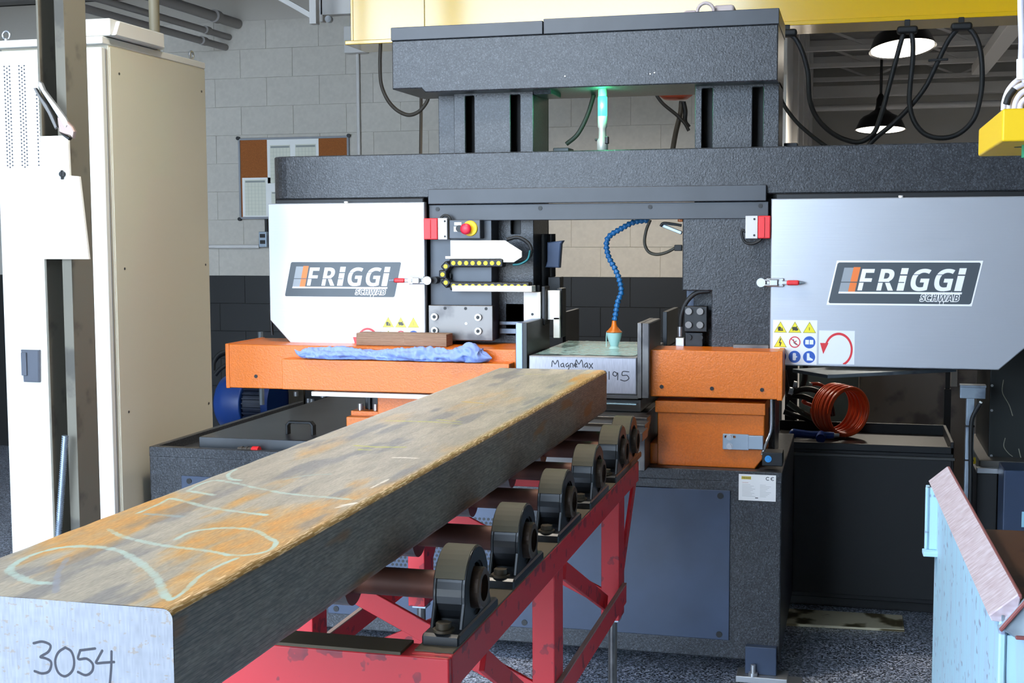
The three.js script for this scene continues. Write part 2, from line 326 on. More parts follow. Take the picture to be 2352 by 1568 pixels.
  for (const y of [0.838, 0.871]) part('bracket_bolt', [screwZ(-0.428, y, -4.69, 0.012, 0.003, 20), screwZ(-0.428, y, -4.688, 0.008, 0.008, 6)], mat.steel, br);
  part('lube_pipe', tube([[-0.285, 1.014, -4.72], [-0.285, 0.9, -4.72], [-0.29, 0.88, -4.72], [-0.305, 0.84, -4.70], [-0.312, 0.81, -4.69]], 0.006, 40, 8), mat.steel, saw);
  const vb = part('valve_box', bx(-0.312, -0.24, 0.775, 0.824, -4.75, -4.67, 0.003), mat.dark, saw);
  part('valve_knob', [screwZ(-0.29, 0.801, -4.67, 0.012, 0.006, 24), screwZ(-0.29, 0.801, -4.666, 0.005, 0.006)], M('#2d8fd6', 0.4), vb, { label: 'small blue valve knob' });

  // columns, header bridge, beam
  for (const [x0, x1, s0, s1] of [[-1.535, -1.215, [-1.489, -1.452], [-1.306, -1.267]], [-0.592, -0.284, [-0.567, -0.527], [-0.381, -0.341]]]) {
    const col = part('column', [prism([[x0, 0.75], [x1, 0.75], [x1, 2.16], [x0, 2.16]], -4.965, -4.95, 0.002, [roundRect(s0[0], s0[1], 1.6, 2.138, 0.004), roundRect(s1[0], s1[1], 1.6, 2.137, 0.004)]),
      bx(x0, x0 + 0.012, 0.75, 2.16, -5.2, -4.96), bx(x1 - 0.012, x1, 0.75, 2.16, -5.2, -4.96), bx(x0, x1, 0.75, 2.16, -5.215, -5.2)], mat.grey, saw);
    part('slot_backing', bx(x0 + 0.02, x1 - 0.02, 1.6, 2.15, -5.06, -5.05), mat.black, col);
  }
  part('column_wing', bx(-1.615, -1.535, 1.2, 2.155, -5.2, -5.0), mat.grey, saw);
  const head = part('header', [prism([[-1.753, 2.162], [-1.634, 2.162], [-1.62, 2.146], [-0.284, 2.146], [-0.284, 2.347], [-1.753, 2.347]], -5.24, -4.85, 0.004)], mat.grey, saw);
  part('header_lid', bx(-1.756, -1.152, 2.347, 2.397, -5.26, -4.846, 0.003), mat.greySmooth, head);
  part('header_lid', bx(-1.149, -0.281, 2.347, 2.403, -5.26, -4.846, 0.003), mat.greySmooth, head);
  part('limit_bracket', prismX([[-4.88, 2.15], [-5.06, 2.15], [-5.06, 2.13], [-4.9, 2.13]], -1.2, -1.13), mat.grey, head);
  for (const [x, y] of [[-1.067,2.189,-4.85],[-0.746,2.186,-4.85],[-0.73,2.19,-4.85]]) part('white_fleck', screwZ(x, y, -4.85, 0.0026, 0.001, 6), mat.white, head);
  // cable entry and ring on top of the header
  part('cable_gland', bx(-0.535, -0.454, 2.40, 2.45, -5.1, -5.0, 0.012), M('#b9aeb0', 0.5), head);
  part('cable_gland', [bx(-0.647, -0.592, 2.40, 2.436, -5.1, -5.0, 0.012)], M('#b9aeb0', 0.5), head);
  part('lifting_eye', new THREE.TorusGeometry(0.03, 0.006, 10, 32).translate(-0.559, 2.425, -4.98), M('#b9aeb0', 0.5), head);

  const beamPoly = [[-2.285, -5.3], [-2.285, -4.93]].concat(Array.from({ length: 7 }, (_, i) => { const a = PI - i / 6 * PI / 2; return [-2.205 + 0.08 * Math.cos(a), -4.93 + 0.08 * Math.sin(a)]; }), [[0.75, -4.85], [0.75, -5.3]]);
  const beam = part('saw_beam', prismY(beamPoly, 1.742, 1.912, 0.004), mat.grey, saw);
  part('beam_cover', bx(-1.605, -0.318, 1.716, 1.774, -4.86, -4.828, 0.003), mat.greySmooth, beam);
  const rail = part('frame_strip', bx(-1.605, -0.31, 1.652, 1.714, -4.87, -4.838, 0.003), mat.greySmooth, beam);
  for (const [x, y] of [[-1.569,1.697,-4.838],[-1.161,1.697,-4.838],[-0.742,1.698,-4.838],[-0.339,1.698,-4.838]]) part('strip_screw', screwZ(x, y, -4.838, 0.008, 0.003), mat.black, rail);
  part('cable_box', bx(-1.171, -1.108, 1.912, 1.94, -5.2, -5.1), mat.greySmooth, beam);
  part('cable_box', bx(-0.273, -0.222, 1.912, 1.94, -5.2, -5.1), mat.greySmooth, beam);

  // saw frame plates behind the doors
  part('frame_plate', bx(-1.606, -1.356, 1.19, 1.665, -4.95, -4.85, 0.003), mat.greyPlate, saw);
  const col2 = part('front_column', prism([[-0.514, 1.16], [-0.296, 1.16], [-0.296, 1.66], [-0.622, 1.66], [-0.622, 1.388], [-0.514, 1.388]], -4.95, -4.845, 0.004), mat.grey, saw);
  part('notch_backing', bx(-0.62, -0.5, 1.16, 1.4, -5.05, -4.955), mat.navy, col2);
  part('column_foot', bx(-0.43, -0.3, 1.165, 1.195, -4.85, -4.80), mat.machined, col2);
  // wheel housings and silver doors
  const housing = (poly) => part('wheel_housing', prism(poly, -5.3, -4.835, 0.004), mat.dark, saw);
  const Lp = [[-2.265, 1.724], [-2.265, 1.261], [-2.13, 1.12], [-1.611, 1.12], [-1.611, 1.724]];
  const Rp = [[-0.298, 1.722], [-0.298, 1.122], [0.486, 1.122], [0.72, 1.34], [0.72, 1.722]];
  housing([[-2.25, 1.742], [-2.25, 1.27], [-2.12, 1.13], [-1.625, 1.13], [-1.625, 1.742]]); housing([[-0.285, 1.742], [-0.285, 1.132], [0.48, 1.132], [0.71, 1.345], [0.71, 1.742]]);
  const dl = part('wheel_door', prism(Lp, -4.83, -4.80, 0.003), mat.alu, saw, { label: 'left silver wheel door' });
  const dr = part('wheel_door', prism(Rp, -4.83, -4.80, 0.003), mat.alu, saw, { label: 'right silver wheel door' });
  part('door_catch', cyl([-1.936, 1.718, -4.81], [-1.936, 1.73, -4.81], 0.008), mat.white, dl);
  part('door_catch', cyl([0.148, 1.716, -4.81], [0.148, 1.729, -4.81], 0.008), mat.white, dr);
  part('hinge', cyl([-2.266, 1.2, -4.82], [-2.272, 1.3, -4.82], 0.006), mat.dark, dl);

  // the maker's plates: leaning parallelogram, printed
  const logo = canvasTex(1024, 304, (c, w, h) => {
    c.fillStyle = '#f0f0f0'; c.fillRect(0, 0, w, h);
    const sk = 0.215;                                          // lean of the plate
    c.save(); c.transform(1, 0, -sk, 1, sk * h, 0);
    const W = w - sk * h;
    c.fillStyle = '#454d54'; c.beginPath(); c.roundRect(10, 12, W - 20, h - 24, 14); c.fill();
    c.fillStyle = '#9299a0'; c.fillRect(62, 48, 62, 96); c.fillRect(62, 150, 62, 62);
    c.fillStyle = '#e87a36'; c.fillRect(124, 44, 46, 176);
    c.fillStyle = '#eef0f1'; c.font = 'bold 205px sans-serif'; c.textBaseline = 'alphabetic';
    const letters = [['F', 166, 1], ['R', 292, 1], ['l', 436, 1.35], ['G', 512, 0.98], ['G', 666, 0.98], ['l', 812, 1.35]];
    for (const [t, x, sx] of letters) { c.save(); c.translate(x, 203); if (t === 'l') { c.fillRect(8, -153, 46, 153); } else { c.scale(sx, 1.0); c.fillText(t, 0, 0); } c.restore(); }
    c.fillStyle = '#454d54'; c.fillRect(440, 92, 66, 9); c.fillRect(816, 92, 66, 9); c.fillRect(520, 92, 280, 4); c.fillRect(62, 144, 420, 6);
    c.fillStyle = '#eef0f1'; c.fillRect(62, 212, 812, 13);
    c.font = 'bold 62px sans-serif'; c.lineWidth = 9; c.strokeStyle = '#f2f2f2'; c.strokeText('SCHWAB', 612, 272, 262); c.fillStyle = '#5a6066'; c.fillText('SCHWAB', 612, 272, 262);
    c.restore();
  });
  const decalM = new THREE.MeshStandardMaterial({ map: logo, roughness: 0.42 });
  const decal = (x0, x1, y0, y1, parent) => {
    const lean = 0.215 * (y1 - y0) * 1.0, s = new THREE.Shape([new THREE.Vector2(x0, y0), new THREE.Vector2(x1 - lean, y0), new THREE.Vector2(x1, y1), new THREE.Vector2(x0 + lean, y1)]);
    const g = new THREE.ExtrudeGeometry(s, { depth: 0.001, bevelEnabled: false }); const p = g.attributes.position, uv = g.attributes.uv;
    for (let i = 0; i < p.count; i++) uv.setXY(i, (p.getX(i) - x0) / (x1 - x0), (p.getY(i) - y0) / (y1 - y0));
    part('maker_plate', g.translate(0, 0, -4.80), decalM, parent, { keepUV: true });
  };
  decal(-2.205, -1.70, 1.351, 1.499, dl); decal(-0.10, 0.426, 1.343, 1.501, dr);
  // safety stickers
  const signs = canvasTex(512, 512, (c, w) => {
    c.fillStyle = '#e9e9ee'; c.fillRect(0, 0, w, w);
    const at = (i, j) => [88 + i * 168, 84 + j * 170];
    for (const [i, j] of [[0, 0], [1, 0], [2, 0], [0, 1]]) { const [x, y] = at(i, j); c.fillStyle = '#8b8a2c'; c.beginPath(); c.moveTo(x, y - 68); c.lineTo(x + 76, y + 62); c.lineTo(x - 76, y + 62); c.fill(); c.fillStyle = '#e6d92c'; c.beginPath(); c.moveTo(x, y - 56); c.lineTo(x + 66, y + 56); c.lineTo(x - 66, y + 56); c.fill(); }
    c.fillStyle = '#2a2a1c'; c.strokeStyle = '#2a2a1c'; c.lineWidth = 12;
    c.beginPath(); c.arc(76, 96, 20, 0, 7); c.fill(); c.fillRect(60, 112, 60, 14); c.fillRect(100, 90, 12, 30);
    c.beginPath(); c.ellipse(258, 100, 38, 20, 0.3, 0, 7); c.fill(); c.beginPath(); c.moveTo(230, 120); c.lineTo(280, 74); c.stroke();
    c.beginPath(); c.moveTo(92, 214); c.lineTo(78, 264); c.lineTo(96, 264); c.lineTo(84, 300); c.stroke();
    c.lineWidth = 3; c.strokeRect(420, 84, 6, 30);
    let [x, y] = at(1, 1); c.strokeStyle = '#c8323c'; c.lineWidth = 13; c.beginPath(); c.arc(x, y, 60, 0, 7); c.stroke(); c.strokeStyle = '#555'; c.lineWidth = 10; c.beginPath(); c.moveTo(x - 16, y - 34); c.lineTo(x - 8, y + 10); c.lineTo(x + 26, y + 34); c.moveTo(x - 8, y); c.lineTo(x + 22, y - 14); c.stroke(); c.strokeStyle = '#c8323c'; c.lineWidth = 10; c.beginPath(); c.moveTo(x - 44, y - 40); c.lineTo(x + 44, y + 42); c.stroke();
    for (const [i, j] of [[2, 1], [0, 2], [1, 2], [2, 2]]) { [x, y] = at(i, j); c.fillStyle = '#2a58b4'; c.beginPath(); c.arc(x, y, 70, 0, 7); c.fill(); }
    c.fillStyle = '#e6ebf5'; [x, y] = at(2, 1); c.fillRect(x - 46, y - 28, 42, 52); c.fillRect(x + 4, y - 28, 42, 52);
    [x, y] = at(0, 2); c.beginPath(); c.arc(x, y - 4, 34, 0, 7); c.fill(); c.fillStyle = '#2a58b4'; c.fillRect(x - 30, y - 14, 60, 14);
    c.fillStyle = '#e6ebf5'; [x, y] = at(1, 2); c.beginPath(); c.roundRect(x - 22, y - 44, 38, 86, 12); c.fill(); c.fillRect(x + 8, y - 8, 22, 16);
    [x, y] = at(2, 2); c.beginPath(); c.moveTo(x - 26, y - 44); c.lineTo(x + 2, y - 44); c.lineTo(x + 6, y + 2); c.lineTo(x + 44, y + 24); c.lineTo(x + 44, y + 40); c.lineTo(x - 26, y + 40); c.fill();
  });
  const arrow = canvasTex(384, 300, (c, w, h) => {
    c.fillStyle = '#dfe3ee'; c.fillRect(0, 0, w, h); c.strokeStyle = '#cf2f34'; c.lineWidth = 22;
    c.beginPath(); c.arc(212, 170, 142, PI * 1.07, PI * 2.38); c.stroke();
    c.fillStyle = '#cf2f34'; c.beginPath(); c.moveTo(12, 112); c.lineTo(104, 112); c.lineTo(48, 212); c.fill();
  });
  const signM = new THREE.MeshStandardMaterial({ map: signs, roughness: 0.35 }), arrowM = new THREE.MeshStandardMaterial({ map: arrow, roughness: 0.35 });
  flat('safety_sticker', -0.287, -0.131, 1.127, 1.287, -4.7995, signM, dr); flat('arrow_sticker', -0.124, 0.0, 1.131, 1.251, -4.7995, arrowM, dr);
  flat('safety_sticker', -1.79, -1.632, 1.125, 1.285, -4.7995, signM, dl); flat('arrow_sticker', -1.915, -1.795, 1.125, 1.243, -4.7995, arrowM, dl);
  // toggle latches with red grips
  function latch(x, y, dir, door) {                            // dir: +1 grip points right
    const L = part('latch', [bx(x - 0.012, x + 0.05 , y - 0.016, y + 0.016, -4.80, -4.79), bx(x + 0.0, x + 0.03, y - 0.011, y + 0.011, -4.795, -4.77), cyl([x - 0.03, y + 0.009, -4.782], [x + 0.03, y + 0.009, -4.782], 0.004), cyl([x - 0.03, y - 0.009, -4.782], [x + 0.03, y - 0.009, -4.782], 0.004), screwZ(x - 0.03, y, -4.79, 0.016, 0.012), screwZ(x + 0.04, y, -4.79, 0.008, 0.014), bx(x + 0.04, x + 0.065, y - 0.007, y + 0.007, -4.785, -4.777)].map((g) => dir > 0 ? g : g.applyMatrix4(new THREE.Matrix4().makeTranslation(2 * x, 0, 0).multiply(new THREE.Matrix4().makeRotationZ(PI)).multiply(new THREE.Matrix4().makeTranslation(0, -2 * y, 0)))), mat.steel, door);
    part('latch_grip', bx(x + dir * 0.06, x + dir * 0.105, y - 0.009, y + 0.009, -4.79, -4.772, 0.006), mat.red, L, { label: 'red latch grip' });
    part('latch_tip', cyl([x + dir * 0.105, y, -4.781], [x + dir * 0.125, y, -4.781], 0.007, 0.003), mat.galv, L);
  }
  latch(-0.30, 1.422, 1, dr); latch(-1.625, 1.423, -1, dl);
  part('latch_keeper', [screwZ(-1.578, 1.423, -4.85, 0.014, 0.04)], mat.black, saw);
  // door switches
  function doorSwitch(x0, x1, xr0, xr1) {
    const s = part('door_switch', [bx(x0, x1, 1.58, 1.662, -4.83, -4.795, 0.002)], M('#c9c8cb', 0.45), saw);
    for (const y of [1.592, 1.65]) part('switch_screw', screwZ((x0 + x1) / 2 + 0.01, y, -4.796, 0.004, 0.002), mat.black, s);
    part('switch_actuator', [bx(xr0, xr1, 1.58, 1.662, -4.83, -4.792, 0.004), bx((xr0 + xr1) / 2 - 0.002, (xr0 + xr1) / 2 + 0.002, 1.585, 1.657, -4.795, -4.789)], mat.red, s, { label: 'red door switch actuator' });
  }
  doorSwitch(-1.555, -1.518, -1.612, -1.556); doorSwitch(-0.389, -0.345, -0.344, -0.3);
  part('switch_cable', tube([[-1.548,1.663,-4.81],[-1.531,1.673,-4.81],[-1.511,1.663,-4.81],[-1.507,1.613,-4.81],[-1.51,1.588,-4.81]], 0.005), mat.rubber, saw);
  part('switch_cable', tube([[-0.383,1.6,-4.8],[-0.399,1.611,-4.8],[-0.401,1.592,-4.8],[-0.389,1.567,-4.8],[-0.364,1.561,-4.8],[-0.338,1.573,-4.8],[-0.33,1.583,-4.8]], 0.005), mat.rubber, saw);
  // emergency stop
  const es = part('stop_box', bx(-1.511, -1.387, 1.583, 1.655, -4.85, -4.80, 0.003), mat.greyPlate, saw);
  part('stop_label', [bx(-1.49, -1.462, 1.634, 1.646, -4.8005, -4.799, 0), bx(-1.492, -1.476, 1.61, 1.63, -4.8005, -4.799, 0)], mat.paper, es);
  part('key_switch', screwZ(-1.468, 1.622, -4.80, 0.013, 0.012, 20), mat.black, es);
  part('stop_ring', cyl([-1.427, 1.622, -4.80], [-1.427, 1.622, -4.793], 0.03, 0.028, 32), mat.yellowPaint, es);
  part('stop_button', lathe([[0, 0.03], [0.014, 0.029], [0.021, 0.024], [0.021, 0.017], [0.013, 0.012], [0.013, 0]]).rotateX(PI / 2).translate(-1.437, 1.62, -4.795), M('#d21d3a', 0.35), es, { label: 'red mushroom stop button' });
  // bolted guide plate
  const gp = part('guide_plate', bx(-1.604, -1.343, 1.19, 1.327, -4.85, -4.815, 0.004), mat.machined, saw);
  for (const x of [-1.576, -1.40]) for (const y of [1.229, 1.282]) { part('socket_bolt', cyl([x, y, -4.816], [x, y, -4.804], 0.0145, 0.0135, 24), mat.steel, gp); part('bolt_socket', screwZ(x, y, -4.8035, 0.008, 0.0005, 6), mat.black, gp); }
  for (const x of [-1.535, -1.452, -1.37]) part('plate_screw', screwZ(x, 1.315, -4.816, 0.006, 0.002), mat.black, gp);
  part('plate_screw', screwZ(-1.45, 1.257, -4.816, 0.005, 0.003), mat.steel, gp);

  // cable arm and energy chain
  const arm = part('cable_arm', prism([[-1.509,1.577,-4.81],[-1.292,1.576,-4.81],[-1.226,1.535,-4.81],[-1.226,1.513,-4.81],[-1.258,1.493,-4.81],[-1.306,1.493,-4.81],[-1.306,1.507,-4.81],[-1.53,1.506,-4.81],[-1.53,1.516,-4.81],[-1.509,1.516,-4.81]].map((p) => [p[0], p[1]]), -4.815, -4.807, 0.001), mat.white, saw);
  for (const [x, y] of [[-1.488,1.56,-4.81],[-1.418,1.56,-4.81],[-1.488,1.531,-4.81],[-1.418,1.531,-4.81]]) part('arm_screw', screwZ(x, y, -4.808, 0.005, 0.003), mat.steel, arm);
  part('chain_tray', bx(-1.498, -1.183, 1.382, 1.404, -4.85, -4.79, 0.001), mat.white, saw);
  {
    const ch = part('energy_chain', bx(-1.52, -1.515, 1.43, 1.45, -4.835, -4.83, 0), mat.rubber, saw);
    const yT = 1.490, yB = 1.402, xa = -1.495, R = (yT - yB) / 2, path = [];
    for (let i = 0; i <= 7; i++) path.push([-1.315 - (i / 7) * (-1.315 - xa) , yT, PI]);
    for (let i = 1; i < 4; i++) { const a = PI / 2 + i / 4 * PI; path.push([xa + R * Math.cos(a), (yT + yB) / 2 + R * Math.sin(a), a + PI / 2]); }
    for (let i = 0; i <= 11; i++) path.push([xa + i * 0.0258, yB, 0]);
    for (const [x, y, a] of path) {
      const g = new RoundedBoxGeometry(0.034, 0.032, 0.05, 1, 0.006).rotateZ(a).translate(x, y, -4.825);
      part('chain_link', g, mat.dark, ch);
      part('link_dot', cyl([x, y, -4.80], [x, y, -4.798], 0.0082, 0.0082, 14), mat.yellowPaint, ch);
    }
  }
  part('hose_loop', tube([[-1.292,1.579,-4.84],[-1.249,1.587,-4.84],[-1.206,1.562,-4.84],[-1.197,1.529,-4.84],[-1.223,1.496,-4.84],[-1.266,1.486,-4.84]], 0.007, 40), mat.rubber, saw);
  part('coolant_line', tube([[-1.197,1.538,-4.82],[-1.206,1.505,-4.82],[-1.235,1.487,-4.82],[-1.264,1.483,-4.82]], 0.004, 30), M('#0d6a70', 0.4), saw);
  // inside the window: moving guide column, shields
  part('inner_guard', [bx(-1.356, -1.225, 1.33, 1.656, -5.02, -4.99), bx(-1.356, -1.2, 1.27, 1.40, -5.02, -4.99)], mat.black, saw);
  part('guide_post', bx(-1.276, -1.24, 1.27, 1.66, -5.2, -5.1), mat.black, saw);
  part('guide_post', bx(-1.356, -1.326, 1.38, 1.66, -5.4, -5.3), M('#7a7364', 0.6), saw);
  part('guide_cylinder', [cyl([-1.211, 1.33, -5.1], [-1.211, 1.60, -5.1], 0.028, 0.028, 28), cyl([-1.186, 1.33, -5.12], [-1.186, 1.60, -5.12], 0.02)], mat.dark, saw);
  part('guide_sleeve', prism([[-1.184,1.567,-5.05],[-1.12,1.574,-5.05],[-1.129,1.56,-5.05],[-1.136,1.466,-5.05],[-1.193,1.468,-5.05],[-1.185,1.492,-5.05]].map((p) => [p[0], p[1]]), -5.09, -5.05, 0.004), M('#4a5a78', 0.55), saw, { label: 'blue grey sleeve on the guide cylinder' });
  part('guide_shield', bx(-1.184, -1.133, 1.30, 1.43, -5.12, -5.06), mat.black, saw);
  const ga = part('blade_guide', bx(-1.233, -1.166, 1.268, 1.378, -4.88, -4.86, 0.002), mat.white, saw);
  part('guide_screw', screwZ(-1.198, 1.293, -4.861, 0.005, 0.003), mat.dark, ga);
  part('blade_guide', [bx(-1.148, -1.1, 1.27, 1.383, -4.92, -4.90, 0.002), bx(-1.125, -1.1, 1.2, 1.28, -4.92, -4.90, 0.002)], mat.white, saw);
  part('guide_body', [bx(-1.165, -1.15, 1.25, 1.40, -4.95, -4.87), bx(-1.118, -1.096, 1.2, 1.39, -5.0, -4.93), bx(-1.33, -1.23, 1.20, 1.33, -5.0, -4.95)], mat.dark, saw);
  part('guide_rods', [bx(-1.35, -1.2, 1.245, 1.26, -4.95, -4.93), bx(-1.35, -1.2, 1.21, 1.232, -4.95, -4.93)], mat.galv, saw);
  // right guide in the notch
  const nb = part('guide_block', [bx(-0.615, -0.53, 1.235, 1.33, -4.90, -4.85, 0.003)], mat.dark, saw);
  part('guide_block', bx(-0.612, -0.545, 1.175, 1.232, -4.90, -4.855, 0.003), mat.jaw, saw);
  for (const x of [-0.597, -0.555]) for (const y of [1.262, 1.312]) part('socket_bolt', [cyl([x, y, -4.852], [x, y, -4.838], 0.0125, 0.0125, 20)], mat.machined, nb);
  for (const x of [-0.597, -0.555]) part('socket_bolt', [cyl([x, 1.215, -4.856], [x, 1.215, -4.844], 0.011, 0.011, 20)], mat.dark, nb);
  part('hydraulic_hose', tube([[-0.522,1.387,-4.86],[-0.57,1.38,-4.86],[-0.606,1.348,-4.86],[-0.625,1.302,-4.86],[-0.631,1.25,-4.86]], 0.009, 40, 10), mat.rubber, saw);
  part('hose_fitting', [cyl([-0.631,1.253,-4.86], [-0.631,1.217,-4.86], 0.011, 0.011, 6), bx(-0.647, -0.614, 1.175, 1.212, -4.88, -4.85)], mat.steel, saw);
  // lever in the top right corner of the window, lamp cable
  part('clamp_lever', [bar([-0.707,1.631,-4.9], [-0.632,1.601,-4.9], 0.025, 0.012, [0, 0, 1]), bar([-0.709,1.637,-4.89], [-0.631,1.63,-4.89], 0.008, 0.008, [0, 0, 1])], mat.galv, saw);
  part('lever_grip', tube([[-0.709,1.626,-4.88],[-0.701,1.637,-4.88],[-0.664,1.635,-4.88],[-0.63,1.629,-4.88]], 0.005, 24), mat.rubber, saw);
  part('orange_cap', bx(-0.648, -0.629, 1.643, 1.655, -4.92, -4.9), mat.orange, saw);
  part('lamp_cable', tube([[-0.755,1.651,-4.93],[-0.771,1.61,-4.93],[-0.776,1.561,-4.93],[-0.761,1.531,-4.93],[-0.732,1.521,-4.93],[-0.695,1.528,-4.93],[-0.662,1.544,-4.93]], 0.006, 50), M('#3a362c', 0.6), saw);
  part('cable_plug', bx(-0.663, -0.634, 1.534, 1.557, -4.94, -4.92), mat.rubber, saw);

  // vise jaws and bed
  const j1 = part('vise_jaw', bx(-1.203, -1.176, 1.0, 1.276, -4.98, -4.62, 0.003), M('#7e8ba8', 0.35, 0.5), saw, { label: 'left front vise jaw' });
  part('jaw_facing', bx(-1.176, -1.158, 1.0, 1.277, -4.98, -4.615, 0.002), mat.jaw, j1);
  const j2 = part('vise_jaw', [bx(-0.752, -0.736, 1.011, 1.282, -4.90, -4.615, 0.002), bx(-0.736, -0.711, 1.011, 1.281, -4.90, -4.62, 0.002)], mat.machined, saw, { label: 'right front vise jaw' });
  part('jaw_facing', bx(-0.715, -0.709, 1.012, 1.278, -4.90, -4.622, 0.001), mat.jaw, j2);
  const j3 = part('vise_jaw', bx(-1.200, -1.186, 1.0, 1.27, -5.68, -5.4, 0.002), mat.jaw, saw, { label: 'left rear vise jaw' });
  part('vise_jaw', bx(-0.774, -0.755, 1.0, 1.276, -5.75, -5.4, 0.002), mat.jaw, saw, { label: 'right rear vise jaw' });
  part('rear_slide', bx(-0.75, -0.35, 1.0, 1.13, -5.75, -5.3), mat.jaw, saw);
  const bed = part('bed', [bx(-1.25, -0.72, 0.75, 0.955, -5.8, -4.60, 0.003), bx(-1.16, -0.745, 0.955, 1.0, -5.8, -4.66, 0.003), bx(-1.16, -0.75, 1.006, 1.02, -5.8, -4.63, 0.002)], mat.machined, saw);
  for (const [z0, z1, y] of [[-4.60, -4.52, 0.955], [-4.52, -4.42, 0.945], [-4.42, -4.30, 0.935]]) part('bed_step', bx(-1.2, -0.7 + (z0 + 4.6) * 0.1, y - 0.03, y, z0, z1, 0.002), mat.machined, bed);
  part('coolant_gutter', bx(-1.15, -0.755, 0.985, 0.99, -4.66, -4.62, 0.001), M('#7f99a6', 0.2, 0.6), bed);

  // signal lamp on the beam
  const sx = -0.943, sl = part('signal_lamp', [lathe([[0, 1.912], [0.021, 1.912], [0.021, 1.955], [0.015, 1.962], [0.014, 2.0], [0.018, 2.005], [0.018, 2.045], [0, 2.045]], 28).translate(sx, 0, -4.95)], M('#c6ccc8', 0.35, 0.4), saw);
  part('lamp_cap', lathe([[0, 2.19], [0.017, 2.19], [0.017, 2.222], [0.013, 2.23], [0, 2.231]], 28).translate(sx, 0, -4.95), M('#c6ccc8', 0.35, 0.4), sl);
  part('lamp_lens', lathe([[0, 2.045], [0.017, 2.046], [0.017, 2.118], [0, 2.118]], 28).translate(sx, 0, -4.95), mat.glowGreen, sl, { label: 'green glowing lens' });
  part('lamp_lens', lathe([[0, 2.119], [0.017, 2.12], [0.017, 2.189], [0, 2.189]], 28).translate(sx, 0, -4.95), new THREE.MeshPhysicalMaterial({ color: new THREE.Color('#c8d8d0'), roughness: 0.25, transmission: 0.5, thickness: 0 }), sl, { label: 'clear upper lens' });
  part('lamp_clip', [bx(sx + 0.012, sx + 0.026, 1.94, 1.968, -4.95, -4.93), bx(sx - 0.028, sx - 0.018, 1.952, 1.962, -4.95, -4.94)], mat.dark, sl);
  const gl2 = new THREE.PointLight(new THREE.Color(0.1, 1, 0.45), 0.11, 3, 2); gl2.position.set(sx, 2.085, -4.925); gl2.castShadow = true; scene.add(gl2);
  // drip plate under the right wheel housing
  part('drip_plate', bx(0, 0.62, 0, 0.014, -0.25, 0, 0.001).rotateY(0.62).translate(-0.1, 1.03, -5.25), mat.galv, saw);
  part('drip_plate', bx(-0.1, 0.5, 1.04, 1.13, -5.8, -5.6), mat.dark, saw);
}

